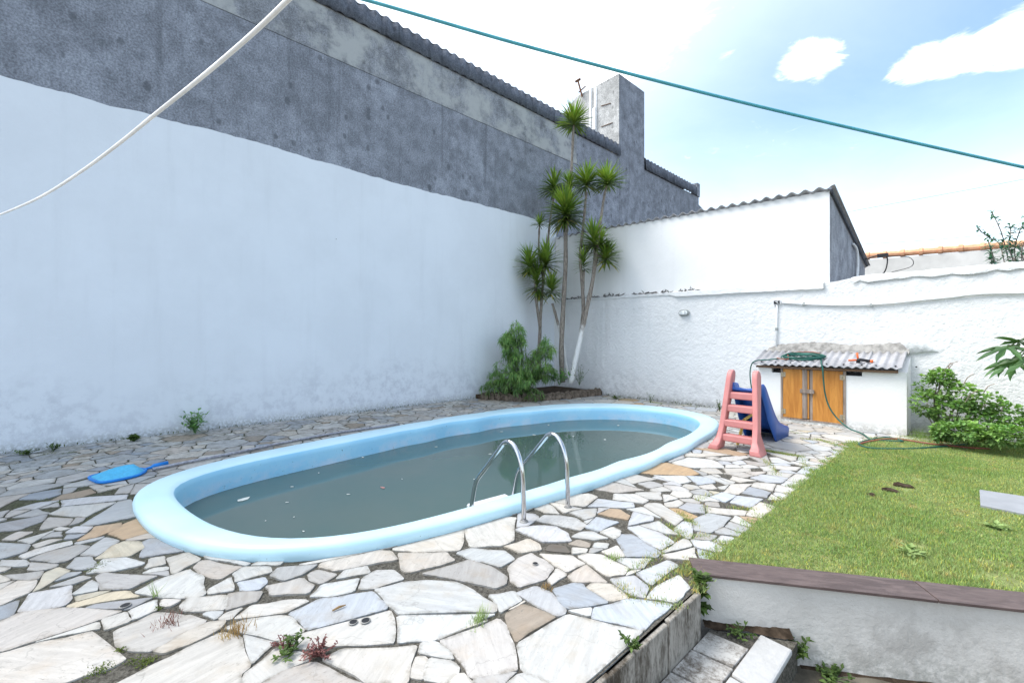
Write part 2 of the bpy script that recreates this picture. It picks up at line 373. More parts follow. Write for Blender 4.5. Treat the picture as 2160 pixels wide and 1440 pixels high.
def mat_grass():
    m, t, b = mat('lawn_blade', .55, .3); p = t.pos(); tint = t.attr('tint').outputs['Color']
    big = t.noise(p, 1.1, 4, .6); mid = t.noise(p, 5.5, 4, .65)
    c = t.mix(t.ramp(big, .36, .66), (.225, .345, .105), (.310, .405, .150))
    c = t.mix(t.ramp(mid, .52, .74, 0, .75), c, (.46, .40, .19))
    c = t.mix(1.0, c, tint, 'MULTIPLY')
    t.put(b.inputs['Base Color'], c)
    tr = t.new('ShaderNodeBsdfTranslucent'); t.put(tr.inputs[0], c)
    mx = t.new('ShaderNodeMixShader'); mx.inputs[0].default_value = .3
    t.l.new(b.outputs[0], mx.inputs[1]); t.l.new(tr.outputs[0], mx.inputs[2])
    t.l.new(mx.outputs[0], t.n['Material Output'].inputs[0]); return m
M_GRASS = mat_grass()
M_LAWN = plain('lawn_thatch', (.19, .215, .085), 1, .1, 0, .35, 9, .9)
M_MOSS = mat_leaf('moss', (.07, .11, .015), (.16, .20, .04), .9, .1)
def mat_bark(name, white):
    m, t, b = mat(name, .9, .2); p = t.pos(); z = t.sep(p)[2]
    n = t.noise(t.mapping(p, scale=(30, 30, 9)), 1, 5, .7); c = t.mix(t.ramp(n, .3, .7), (.12, .10, .085), (.34, .30, .26))
    if white:
        edge = t.ramp(t.math('ADD', z, t.math('MULTIPLY', t.noise(p, 7, 4), .9)), 2.1, 2.6, 1, 0)
        c = t.mix(t.math('MULTIPLY', edge, t.ramp(n, .28, .4, .55, 1)), c, (.72, .72, .71))
    t.put(b.inputs['Base Color'], c); t.put(b.inputs['Normal'], t.bump(n, .6, .01)); return m
M_BARK = mat_bark('grey_brown_bark', False); M_BARKW = mat_bark('whitewashed_bark', True)
# ================================================================== the setting
WX = -9.2; WY = 10.15          # face of the tall wall on the left, face of the garden wall at the back
LOW = -.50                     # the lower yard
g = MB(); g.add([(-900, -900, LOW), (900, -900, LOW), (900, 900, LOW), (-900, 900, LOW)], [(0, 1, 2, 3)])
struct(g.build('ground', M_GROUND))

# ---- pool outline (outer lip and inner edge), sampled by angle round the pool's centre
PC = Vector((-4.87, 4.45))
OUT = [(-5.64,0.0),(-4.93,.05),(-4.35,.17),(-3.95,.33),(-3.6,.55),(-3.33,.83),(-3.17,1.1),(-3.06,1.4),(-2.98,1.8),(-2.91,2.25),(-2.86,2.8),(-2.81,3.4),(-2.78,4.2),(-2.8,5.25),(-2.88,6.4),(-3.02,7.4),(-3.2,8.05),(-3.5,8.5),(-4.2,8.87),(-5.0,8.93),(-5.8,8.58),(-6.5,7.78),(-6.83,6.7),(-6.93,5.4),(-6.9,4.2),(-6.8,3.15),(-6.7,2.3),(-6.58,1.6),(-6.46,1.02),(-6.33,.6),(-6.14,.29),(-5.92,.09)]
INN = [(-5.62,.30),(-5.18,.32),(-4.48,.43),(-3.9,.60),(-3.57,.80),(-3.38,1.0),(-3.26,1.23),(-3.18,1.5),(-3.13,1.9),(-3.09,2.35),(-3.05,2.9),(-3.03,3.55),(-3.03,4.5),(-3.09,5.8),(-3.2,6.95),(-3.36,7.65),(-3.7,8.1),(-4.3,8.36),(-5.1,8.22),(-5.85,7.5),(-6.28,6.2),(-6.42,4.9),(-6.39,3.76),(-6.3,2.86),(-6.19,2.11),(-6.1,1.48),(-6.0,.95),(-5.9,.57),(-5.78,.38)]
NP = 144
def polar(pts):
    th = np.array([math.atan2(p[1]-PC.y, p[0]-PC.x) for p in pts]); r = np.array([math.hypot(p[0]-PC.x, p[1]-PC.y) for p in pts])
    o = np.argsort(th); th = th[o]; r = r[o]
    T = np.linspace(-pi, pi, 720, endpoint=False)
    v = np.interp(T, np.concatenate([th-2*pi, th, th+2*pi]), np.concatenate([r, r, r]))
    k = np.hanning(41); k /= k.sum()
    return T, np.convolve(np.concatenate([v[-40:], v, v[:40]]), k, 'same')[40:-40]
TH, RO = polar(OUT); _, RI = polar(INN)
# place samples evenly along the outline
ox = PC.x+RO*np.cos(TH); oy = PC.y+RO*np.sin(TH)
cum = np.concatenate([[0], np.cumsum(np.hypot(np.diff(np.append(ox, ox[0])), np.diff(np.append(oy, oy[0]))))])
tt = np.interp(np.linspace(0, cum[-1], NP, endpoint=False), cum, np.append(TH, pi))
ro = np.interp(tt, TH, RO, period=2*pi); ri = np.interp(tt, TH, RI, period=2*pi)
O2 = [Vector((PC.x+r*cos(a), PC.y+r*sin(a))) for r, a in zip(ro, tt)]
I2 = [Vector((PC.x+r*cos(a), PC.y+r*sin(a))) for r, a in zip(ri, tt)]
WATER = -.165
prof = [(.03, -.06), (.02, .008), (-.005, .022), (-.012, .040), (.0, .058), (.035, .078), (.11, .092), (.28, .102), (.55, .108), (.80, .106), (.92, .100), (.99, .084), (1.03, .058), (1.05, .02), (1.07, -.1), (1.13, -.35), (1.3, -.9)]
pool = empty('swimming_pool', 'light blue moulded pool with rounded corners and wide rim, sunk in stone paving', 'pool', (PC.x, PC.y, 0))
def ring(k, z): return [(o.x+(i.x-o.x)*k-PC.x, o.y+(i.y-o.y)*k-PC.y, z) for o, i in zip(O2, I2)]
sh = MB(); vs = []; fs = []
for k, z in prof: vs += ring(k, z)
for j in range(len(prof)-1):
    fs += [(j*NP+i, j*NP+(i+1) % NP, (j+1)*NP+(i+1) % NP, (j+1)*NP+i) for i in range(NP)]
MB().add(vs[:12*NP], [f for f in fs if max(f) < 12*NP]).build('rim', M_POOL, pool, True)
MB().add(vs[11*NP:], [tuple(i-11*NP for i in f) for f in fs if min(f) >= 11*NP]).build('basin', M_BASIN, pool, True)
wt = MB(); wt.add(ring(1.09, WATER), [tuple(range(NP))])
ws = wt.build('pool_water', M_WATER); ws.location = (PC.x, PC.y, 0); struct(ws)

# ---- paving: bed of mortar with a hole for the pool
DECK = [(WX, -7), (-1.22, -7), (-1.22, 2.74), (-1.34, 3.10), (-1.34, 8.35), (-.80, 9.35), (-.80, WY), (WX, WY)]
bm = bmesh.new()
def loop(pts, z):
    v = [bm.verts.new((p[0], p[1], z)) for p in pts]
    return [bm.edges.new((v[i], v[(i+1) % len(v)])) for i in range(len(v))]
hole = [o+(PC-o)*.03 for o in O2]
bmesh.ops.triangle_fill(bm, edges=loop(DECK, -.008)+loop(hole, -.008), use_beauty=True)
for f in bm.faces:
    if f.normal.z < 0: f.normal_flip()
me = bpy.data.meshes.new('paving'); bm.to_mesh(me); bm.free(); me.materials.append(M_MORTAR)
paving = bpy.data.objects.new('paving', me); COL.objects.link(paving); struct(paving)

TINT = {'W': (.585, .575, .555, .22), 'C': (.585, .56, .52, .3), 'G': (.45, .445, .44, .15), 'B': (.375, .395, .43, .12), 'P': (.535, .50, .47, .3),
        'O': (.50, .36, .235, .15), 'D': (.38, .325, .27, .9), 'Y': (.59, .53, .42, .15), 'M': (.58, .555, .525, .9), 'V': (.53, .545, .575, .1), 'K': (.14, .135, .13, .5)}
# the large stones of the foreground, traced on the level of the paving (corner points as seen in the photograph)
TR = '''C 828,1155 980,1114 978,1140 969,1160 880,1164 830,1159
C 981,1115 1072,1089 1089,1091 1084,1112 1084,1139 1060,1150 1002,1154 990,1152 984,1135
M 839,1166 942,1164 960,1181 930,1191 860,1208 846,1200
W 961,1165 992,1155 1065,1161 1087,1179 1055,1195 992,1180
V 1086,1117 1100,1112 1145,1108 1172,1110 1198,1124 1206,1141 1143,1142 1116,1130
C 1062,1152 1115,1135 1138,1147 1142,1159 1098,1166
P 1070,1197 1092,1177 1120,1165 1152,1182 1169,1197 1152,1220 1095,1237 1077,1225
G 889,1209 990,1180 1037,1195 1070,1217 1067,1232 1045,1240 1000,1230 927,1215
W 789,1243 850,1228 900,1224 960,1227 995,1242 1049,1276 1047,1290 842,1295 818,1276
W 837,1297 1047,1293 990,1318 912,1350 839,1354
W 1028,1254 1085,1245 1101,1265 1054,1292 1051,1278
V 1087,1250 1130,1235 1162,1248 1195,1285 1190,1295 1173,1299 1130,1278
D 1065,1295 1102,1274 1120,1279 1172,1301 1088,1355 1072,1322
P 926,1351 1052,1303 1070,1320 1085,1362 1091,1411 992,1429 960,1380
W 882,1375 888,1354 920,1352 950,1372 958,1390 912,1381
W 864,1426 878,1382 902,1384 892,1429 887,1431
W 904,1386 957,1393 973,1413 940,1440 892,1432
C 942,1441 975,1415 1000,1442 1010,1470 935,1470
P 996,1431 1090,1415 1062,1440 1050,1470 1015,1470
W 1066,1442 1098,1417 1130,1424 1165,1445 1170,1475 1060,1475
W 1090,1357 1197,1295 1358,1330 1360,1336 1240,1440 1200,1475 1160,1440 1100,1413
W 1197,1287 1249,1281 1245,1301
V 1247,1303 1253,1281 1325,1261 1420,1273 1363,1330
B 1165,1242 1210,1229 1230,1231 1235,1240 1285,1270 1197,1284 1180,1270
C 1237,1238 1247,1230 1290,1231 1328,1260 1287,1269
V 1285,1220 1338,1213 1369,1237 1360,1260 1327,1252
W 1363,1262 1385,1236 1433,1212 1456,1238 1428,1270
V 1342,1208 1410,1180 1433,1192 1373,1234
P 1197,1215 1236,1190 1282,1228 1210,1227
M 1137,1166 1207,1171 1235,1188 1195,1206 1167,1190
W 1217,1172 1237,1166 1270,1169 1327,1197 1317,1210 1282,1215
W 1300,1180 1310,1176 1375,1177 1357,1197 1335,1200
B 1300,1135 1310,1126 1335,1126 1395,1165 1385,1175 1320,1173
V 1322,1111 1350,1107 1395,1124 1423,1143 1395,1159 1365,1145
W 1268,1162 1302,1149 1320,1172 1295,1176
K 1150,1160 1160,1147 1192,1151 1203,1165
D 1197,1147 1220,1138 1246,1146 1242,1155
W 1250,1153 1255,1143 1285,1145 1280,1156
C 1206,1167 1207,1154 1240,1157 1236,1165
W 1205,1131 1225,1121 1250,1120 1284,1134 1255,1138
C 1264,1122 1292,1111 1310,1119 1307,1130 1297,1137
V 1234,1112 1259,1089 1306,1100 1263,1121
M 1130,1098 1147,1086 1180,1086 1215,1092 1238,1107 1224,1118
W 1199,1081 1230,1074 1259,1072 1255,1089 1234,1096
O 1261,1083 1288,1072 1308,1074 1329,1087 1324,1096 1295,1091
V 1324,1109 1336,1078 1378,1089 1378,1097
W 1358,1067 1365,1061 1392,1061 1443,1092 1425,1108
W 1348,1108 1389,1098 1434,1128 1407,1125
V 1239,1068 1261,1051 1336,1060 1338,1069 1317,1071
C 1169,1058 1208,1040 1244,1040 1261,1047 1234,1068 1201,1065
C 1127,1072 1154,1060 1170,1071 1181,1084 1150,1081
C 283,1249 330,1223 399,1200 430,1215 434,1250 426,1256 384,1261 341,1259
P 408,1196 422,1182 439,1181 493,1193 511,1194 466,1220 448,1219 420,1209
C 351,1177 395,1164 425,1179 370,1209 362,1210
C 304,1199 315,1177 347,1172 349,1189
C 297,1209 322,1197 355,1194 355,1201
P 202,1215 217,1206 332,1214 275,1240 212,1243
W 180,1209 220,1176 265,1175 306,1186 295,1192 230,1206
B 294,1176 302,1157 300,1142 315,1136 345,1132 390,1161
Y 200,1179 237,1150 265,1140 297,1142 304,1155 275,1172
G 168,1170 195,1150 222,1132 253,1140 203,1172
G 62,1180 78,1172 107,1162 167,1148 190,1152 167,1168 143,1182 117,1187
M 40,1172 77,1157 150,1140 153,1148 103,1162 52,1178
G -10,1143 65,1148 55,1163 0,1178 -20,1180
C 37,1140 117,1117 87,1133 65,1147
P 3,1138 37,1120 72,1120 33,1138
G 58,1202 63,1185 123,1190 115,1197 80,1203
W 0,1193 3,1180 53,1180 62,1187 57,1192 30,1194
G 140,1197 160,1175 192,1173 203,1187 197,1198 167,1201
Y 69,1247 93,1207 122,1195 150,1203 120,1218 90,1238
G 8,1213 92,1204 80,1222 30,1222
M -10,1250 37,1223 78,1223 65,1247 33,1260 0,1277 -30,1280
V 37,1289 63,1250 152,1233 151,1263 133,1278
G 115,1225 142,1207 173,1205 160,1212
G 100,1238 172,1213 193,1217 150,1232
W 153,1252 192,1223 207,1230 205,1245 160,1253
Y 158,1258 208,1248 236,1245 200,1258 162,1268
Y 137,1278 178,1262 232,1248 270,1245 297,1257 185,1273 158,1280
B 180,1280 200,1273 325,1258 270,1284 225,1282
W 271,1287 331,1262 332,1285 280,1308
W 214,1305 267,1289 278,1308 221,1328
P -20,1318 44,1290 131,1281 260,1287 210,1305 147,1327 87,1346 12,1371 -30,1375
M -30,1385 75,1356 192,1331 215,1348 266,1390 231,1408 131,1440 60,1455 -30,1440
B -20,1285 41,1263 27,1296 -20,1316
M 240,1330 328,1290 392,1297 402,1296 438,1308 380,1340 319,1372 276,1371 245,1362
C 321,1373 384,1337 439,1312 478,1308 464,1326 402,1357 345,1377
W 245,1442 318,1404 402,1362 467,1332 509,1342 529,1404 507,1422 510,1470 200,1470
C 471,1324 515,1306 590,1297 619,1300 645,1330 586,1351 510,1333
W 513,1337 581,1354 531,1400
W 493,1304 530,1276 600,1265 642,1263 651,1267 604,1290 560,1296
V 607,1294 673,1263 787,1247 818,1278 815,1284 647,1329 620,1300
W 588,1352 647,1333 824,1286 832,1306 832,1354 640,1368 590,1362
W 680,1390 722,1369 880,1361 860,1440 780,1445
W 510,1424 583,1364 640,1376 655,1390 600,1410 545,1440 515,1445
P 545,1445 600,1412 662,1394 780,1447 790,1475 530,1475
W 654,1257 679,1232 758,1219 747,1247 696,1258
M 755,1243 764,1218 793,1202 830,1201 853,1220 789,1240
W 707,1221 727,1202 774,1193 782,1208
G 649,1210 669,1201 713,1211 677,1231 653,1224
M 671,1196 677,1187 799,1160 826,1162 840,1180 704,1204
G 560,1236 638,1218 663,1234 651,1251 570,1255
G 568,1214 587,1197 670,1190 640,1210 599,1224
V 500,1227 558,1216 565,1227 545,1243 507,1245
C 491,1209 513,1194 570,1194 574,1205 496,1226
G 476,1286 480,1252 511,1247 554,1247 543,1267
W 379,1277 397,1259 473,1254 480,1258 475,1285 388,1289
W 437,1243 487,1215 493,1234 493,1244 440,1252
W 337,1276 341,1263 384,1265 355,1280
W 426,1294 439,1288 473,1288 455,1306
W 356,1286 374,1276 383,1288
C 458,1306 475,1292 516,1278 487,1305
C 103,1083 133,1068 247,1058 180,1090 150,1088
G 167,1110 250,1057 275,1052 300,1086 200,1107
G 83,1117 102,1090 155,1093 143,1107
B -20,1107 100,1083 93,1097 40,1117 -20,1122
V 130,1067 128,1055 185,1048 270,1043 267,1052 208,1060
B 40,1053 67,1040 130,1030 128,1042 93,1053
G -10,1048 22,1032 83,1022 153,1018 75,1037
O 160,1142 193,1120 200,1110 257,1102 250,1115 205,1132
O 228,1125 258,1106 300,1088 315,1100 330,1118 260,1137
D 107,1055 130,1043 192,1030 203,1038 170,1048
C 202,1032 247,1022 277,1020 250,1028 207,1038
G 242,1042 253,1028 283,1020 273,1040
V 137,1123 158,1110 197,1110 182,1123
B 135,1137 142,1127 182,1125 160,1135
W 68,1148 77,1155 133,1136 105,1137
G 87,1135 110,1122 130,1120 132,1130
W 112,1115 127,1110 150,1113 130,1118
O 1339,996 1385,976 1408,976 1455,987 1475,999 1457,1003 1376,1000
W 1338,1038 1394,1037 1397,1054 1365,1051
W 1313,1006 1334,998 1385,1010 1334,1020
P 1251,1031 1288,1015 1360,1033 1300,1039
W 1378,1001 1445,1003 1459,1015 1434,1020
W 1482,1003 1499,1001 1543,1020 1533,1022
W 1526,1038 1543,1020 1587,1020 1556,1043
V 1496,1047 1524,1038 1554,1045 1529,1059
V 1540,1059 1556,1045 1610,1052 1582,1070
B 1563,1040 1580,1026 1626,1038 1617,1050
W 1584,1026 1593,1017 1637,1020 1630,1036
V 1582,1007 1607,1000 1663,1008 1649,1018 1617,1017
W 1540,1010 1545,1003 1596,1013 1561,1017
G 1462,1096 1494,1082 1543,1091 1524,1110 1496,1124 1464,1117
W 1489,1068 1577,1077 1570,1087 1524,1084 1492,1080
B 1431,1070 1450,1059 1485,1064 1487,1082 1455,1080
C 1445,962 1443,955 1543,959 1478,964
O 1460,945 1530,946 1580,958 1560,962
W 1506,969 1524,964 1570,959 1580,964 1547,973
C 1475,992 1480,987 1510,987 1526,999 1500,999
W 1524,987 1582,987 1584,994 1533,996
W 1623,964 1640,964 1677,978 1628,975
W 1631,980 1690,985 1681,992 1635,988
C 1619,994 1674,999 1663,1007 1617,1000'''
def area(p): return .5*sum(p[i][0]*p[(i+1) % len(p)][1]-p[(i+1) % len(p)][0]*p[i][1] for i in range(len(p)))
def cut(poly, q, n):            # keep the side of the line through q that n points to
    out = []
    for i in range(len(poly)):
        a, b = poly[i], poly[(i+1) % len(poly)]; da = (a-q).dot(n); db = (b-q).dot(n)
        if da >= 0: out.append(a)
        if da*db < 0: out.append(a+(b-a)*(da/(da-db)))
    return out
def hull(pts):
    P = sorted((p.x, p.y) for p in pts); lo = []; up = []
    for seq, h in ((P, lo), (P[::-1], up)):
        for p in seq:
            while len(h) > 1 and (h[-1][0]-h[-2][0])*(p[1]-h[-2][1])-(h[-1][1]-h[-2][1])*(p[0]-h[-2][0]) <= 0: h.pop()
            h.append(p)
    return [Vector(p) for p in lo[:-1]+up[:-1]]
def inward(poly, gap):
    res = poly; n = len(poly)
    for i in range(n):
        a, b = poly[i], poly[(i+1) % n]; e = b-a
        if e.length < 1e-5: continue
        nn = Vector((-e.y, e.x)).normalized(); res = cut(res, a+nn*gap, nn)
        if len(res) < 3: return []
    return res
POOLEDGE = [o+(PC-o)*.012 for o in O2]
def off_pool(poly):
    c = sum(poly, Vector((0, 0)))/len(poly)
    if (c-PC).length > 6.2: return poly
    for _ in range(2):
        i = min(range(NP), key=lambda k: min((POOLEDGE[k]-p).length_squared for p in poly+[c]))
        t = (POOLEDGE[(i+1) % NP]-POOLEDGE[i-1]); n = Vector((t.y, -t.x)).normalized()
        if (POOLEDGE[i]-PC).dot(n) < 0: n = -n
        poly = cut(poly, POOLEDGE[i], n)
        if len(poly) < 3: return []
    return poly
def grow(poly, d):
    out = []; n = len(poly)
    for i in range(n):
        e1 = (poly[i]-poly[i-1]).normalized(); e2 = (poly[(i+1) % n]-poly[i]).normalized()
        m = Vector((e1.y+e2.y, -e1.x-e2.x))
        out.append(poly[i]+(m.normalized()*d if m.length > .2 else m*0))
    return out
stones = []; traced_h = []
for line in TR.splitlines():
    c, *pp = line.split()
    poly = [gp(*map(float, q.split(','))).xy for q in pp]
    if area(poly) < 0: poly.reverse()
    poly = off_pool(grow(poly, .005))
    if len(poly) < 3 or area(poly) < .003: continue
    poly = cut(poly, Vector((-1.235, 0)), Vector((-1, 0)))
    traced_h.append(hull(poly)); stones.append((c, poly, True))
# fill the rest: broken stones of mixed size (cells of a power diagram)
def in_deck(p): return p.x > WX+.03 and ((p.y < 2.9 and p.x < -1.25 and p.y > -5.5) or (2.9 <= p.y < 8.4 and p.x < -1.33) or (8.4 <= p.y < WY-.02 and p.x < -1.33+(p.y-8.4)*.55))
def in_pool(p):
    a = math.atan2(p.y-PC.y, p.x-PC.x); return (p-PC).length < np.interp(a, TH, RO)-.12
seeds = []; tries = 0
while tries < 30000:
    tries += 1
    p = Vector((U(WX-.4, -.6), U(-5.8, 10.5)))
    if not (in_deck(p) or WX-.4 < p.x < WX+.03) or in_pool(p): continue
    sp = .12 if rnd.random() < .40 else (.24 if rnd.random() < .6 else .34)
    if p.y < -1.5: sp = .36
    if all((p-q[0]).length > max(sp, q[1]*.95) for q in seeds): seeds.append((p, sp))
def in_conv(h, p): return all((h[(i+1) % len(h)]-h[i]).cross(p-h[i]) > 0 for i in range(len(h)))
free = [not any(in_conv(h, p) for h in traced_h) for p, _ in seeds]
hbox = [(sum(h, Vector((0, 0)))/len(h), max((a-b).length for a in h for b in h)) for h in traced_h]
for i, (p, sp) in enumerate(seeds):
    if not free[i]: continue
    poly = [p+Vector(v) for v in ((-.6, -.6), (.6, -.6), (.6, .6), (-.6, .6))]
    for j, (q, sq) in enumerate(seeds):
        if i == j: continue
        e = q-p; d = e.length
        if d > 1.5: continue
        if not free[j]: continue
        k = .5+(sp*sp-sq*sq)*.5/(d*d); k = min(.75, max(.25, k))
        poly = cut(poly, p+e*k, -e.normalized())
        if len(poly) < 3: break
    for h, (hc, hr) in zip(traced_h, hbox):
        if len(poly) < 3: break
        if (hc-p).length > hr+.9: continue
        best = None
        for a in range(len(h)):
            e = h[(a+1) % len(h)]-h[a]
            if e.length < 1e-6: continue
            n = Vector((e.y, -e.x)).normalized(); r = cut(poly, h[a], n)
            ar = area(r) if len(r) > 2 else 0
            if best is None or ar > best[0]: best = (ar, r)
        if best: poly = best[1]
    if len(poly) < 3: continue
    poly = off_pool(poly)
    for q, n in (((WX+.02, 0), (1, 0)), ((0, WY-.02), (0, -1)), ((-1.235 if p.y < 2.85 else -1.30, 0), (-1, 0))):
        if p.y > 8.3 and n == (-1, 0): continue
        if len(poly) > 2: poly = cut(poly, Vector(q), Vector(n))
    if len(poly) < 3 or area(poly) < .003: continue
    poly = inward(poly, U(.004, .009))
    if len(poly) < 3 or area(poly) < .0018: continue
    far = p.x < -6.9
    c = rnd.choice('WVW') if p.x < -8.95 else rnd.choice('GGGBCCDMPWG' if far else ('GGGCCPMWVBCG' if p.y < 1.5 and p.x < -4.5 else 'WWWCCVVGPMVWWCG' if rnd.random() < .95 else 'OYP'))
    stones.append((c, poly, False))
def rough_outline(poly, traced):
    pts = []; n = len(poly)
    for i in range(n):
        a, b, c = poly[i-1], poly[i], poly[(i+1) % n]
        k1 = min(.022/max((a-b).length, 1e-6), .28); k2 = min(.022/max((c-b).length, 1e-6), .28)
        s1 = U(.3, 1); s2 = U(.3, 1)
        pts += [b+(a-b)*k1*s1, b+(c-b)*k2*s2]
        L = (c-b).length
        m = 0 if L < .12 else (1 if L < .3 else 2)
        e = (c-b); nn = Vector((-e.y, e.x)).normalized() if e.length > 1e-6 else Vector((0, 0))
        for j in range(m): pts.append(b+e*((j+1)/(m+1)+U(-.06, .06))+nn*U(-.006, .011)*min(1, L/.3+.3))
    return pts
def stone_mesh(mb_list, c, poly, traced):
    pts = rough_outline(poly, traced); n = len(pts)
    cen = sum(pts, Vector((0, 0)))/n; z = U(.0, .0045); tx, ty = U(-.005, .005), U(-.005, .005)
    tin = [p+(cen-p).normalized()*min(.042, (cen-p).length*.35) for p in pts]
    vs = [(p.x, p.y, z+(p.x-cen.x)*tx+(p.y-cen.y)*ty) for p in tin]+[(p.x, p.y, z-.001+(p.x-cen.x)*tx+(p.y-cen.y)*ty) for p in pts]+[(p.x, p.y, -.03) for p in pts]
    fs = [tuple(range(n))]+[(i, n+i, n+(i+1) % n, (i+1) % n) for i in range(n)]+[(n+i, 2*n+i, 2*n+(i+1) % n, n+(i+1) % n) for i in range(n)]
    t = TINT[c]; k = U(.78, .95); wob = U(-.02, .02)
    return vs, fs, (t[0]*k+wob, t[1]*k, t[2]*k-wob, min(1, t[3]*U(.5, 1.4)))
def vis(s):
    c = sum(s[1], Vector((0, 0)))/len(s[1]); d = c.x*F3.x+c.y*F3.y; l = c.x*R3.x+c.y*R3.y
    if d < .8: return 0
    px = CXP+FPX*l/d; py = HYP+FPX*EYE/d
    if not (-60 < px < 2220 and py < 1500): return 0
    return area(s[1])/d**3
stones.sort(key=vis, reverse=True)
def stone_obj(name, items, parent, kind=None):
    V = []; Fc = []; C = []; UVs = []; E = []
    for c, poly, tr in items:
        vs, fs, col = stone_mesh(None, c, poly, tr); o = len(V); V += vs; Fc += [tuple(i+o for i in f) for f in fs]; C += [col]*len(vs); k3 = len(vs)//3; E += [0.0]*k3+[1.0]*(2*k3)
        a = U(0, pi); off = (U(-50, 50), U(-50, 50)); UVs += [(v[0]*cos(a)-v[1]*sin(a)+off[0], v[0]*sin(a)+v[1]*cos(a)+off[1]) for v in vs]
    me = bpy.data.meshes.new(name); me.from_pydata(V, [], Fc); me.update()
    ca = me.color_attributes.new('tint', 'FLOAT_COLOR', 'POINT'); ca.data.foreach_set('color', np.array(C, dtype=np.float32).ravel())
    ea = me.attributes.new('edge', 'FLOAT', 'POINT'); ea.data.foreach_set('value', np.array(E, dtype=np.float32))
    uvl = me.uv_layers.new(name='grain'); idx = np.zeros(len(me.loops), dtype=np.int32); me.loops.foreach_get('vertex_index', idx)
    uvl.data.foreach_set('uv', np.array(UVs, dtype=np.float32)[idx].ravel())
    me.materials.append(M_STONE); ob = bpy.data.objects.new(name, me); COL.objects.link(ob); ob.parent = parent
    if kind: ob['kind'] = kind
    return ob
for s in stones[:300]: stone_obj('stone', [s], paving)
stone_obj('small_stones', stones[300:], paving, 'stuff')

# deck edge: upright slabs down to the step
def mat_grimy(name, a, b_, sx=7, sz=1.3):
    m, t, b = mat(name, .9, .2); p = t.pos()
    st = t.noise(t.mapping(p, scale=(sx, sx, sz)), 1, 7, .72, .5); f = t.noise(t.mapping(p, scale=(60, 60, 22)), 1, 4, .7); g_ = t.noise(p, 2.4, 5, .65)
    c = t.mix(t.ramp(t.math('ADD', t.math('MULTIPLY', st, .7), t.math('MULTIPLY', f, .3)), .38, .60), a, b_)
    c = t.mix(t.ramp(g_, .52, .70, 0, .65), c, (.10, .082, .055)); t.put(b.inputs['Base Color'], c)
    t.put(b.inputs['Normal'], t.bump(t.math('ADD', st, f), .5, .01)); return m
M_SLAB = mat_grimy('edge_slab_stone', (.065, .052, .038), (.36, .33, .29))
ys = [-7, -4.6, -2.6, -.9, .35, 1.05, 1.72, 2.28, 2.70]
for i in range(len(ys)-1):
    s = MB(); t_ = U(-.006, .006)
    s.box((-1.218, ys[i]+.006, -.5), (-1.188+t_, ys[i+1]-.006, -.012+U(-.012, .004)))
    bevel(s.build('edge_slab', M_SLAB, paving), .004, 1)
# steps beside the deck
ST = -.30
steps = struct(MB().prism([(-1.187, -7), (-.77, -7), (-.77, 3.13), (-1.187, 2.84)], LOW-.1, ST-.012).build('steps', M_MORTAR))
def flat(name, pts, z0, z1, m, parent, bv=.006):
    c = Vector((sum(p[0] for p in pts)/len(pts), sum(p[1] for p in pts)/len(pts), 0))
    o = MB().prism([(p[0]-c.x, p[1]-c.y) for p in pts], z0, z1).build(name, m, parent); o.location = c; bevel(o, bv, 2); return o
M_STEPW = mat_whitewall('painted_step', (.46, .455, .45), .3, (.36, .36, .36), .4, .3, 26, -.45)
M_STEPD = mat_grimy('worn_step', (.12, .10, .08), (.52, .50, .47), 5, 5)
yy = [-2.4, -1.7, -1.05, -.4, .2, .72, 1.2, 1.62, 2.02, 2.30, 2.56, 2.80]
for i in range(len(yy)-1):
    a, b = yy[i]+.008, yy[i+1]-.008; top = min(b, 2.83)
    flat('tread_slab', [(-1.183, a), (-.955+U(-.01, .01), a+.03), (-.955+U(-.01, .01), top+.03), (-1.183, top)], ST-.02, ST+U(0, .004), M_STEPD, steps)
for a, b in ((-2.4, -1.2), (-1.19, 0), (.01, 1.1), (1.11, 2.05), (2.06, 2.52), (2.53, 3.02)):
    flat('nosing_slab', [(-.945, a+.004), (-.765, a-.01), (-.757+U(-.01, .01), b*.5+a*.5), (-.765, b-.012), (-.945, b-.004)], ST-.035, ST+U(.001, .006), M_STEPW, steps, .012)

# lawn bed and its retaining wall with wood-look coping
A0 = Vector((-1.27, 2.86)); DW = Vector((.815, .580)).normalized(); NW = Vector((-DW.y, DW.x))
def al(s, t): p = A0+DW*s+NW*t; return (p.x, p.y)
LAWN = [al(-.06, .20), al(6.5, .20), (4.03+2, 10.15), (-.80, 10.15), (-.80, 9.35), (-1.34, 8.35), (-1.34, 3.12)]
lb = MB(); lb.prism(LAWN, LOW-.05, .0)
lawn = struct(lb.build('lawn', M_LAWN))
rw = empty('retaining_wall', 'low off-white plastered retaining wall under the brown coping, edging the lawn', 'wall', (A0.x, A0.y, LOW))
def loc(o, p): o.location = Vector(p)
b = MB()
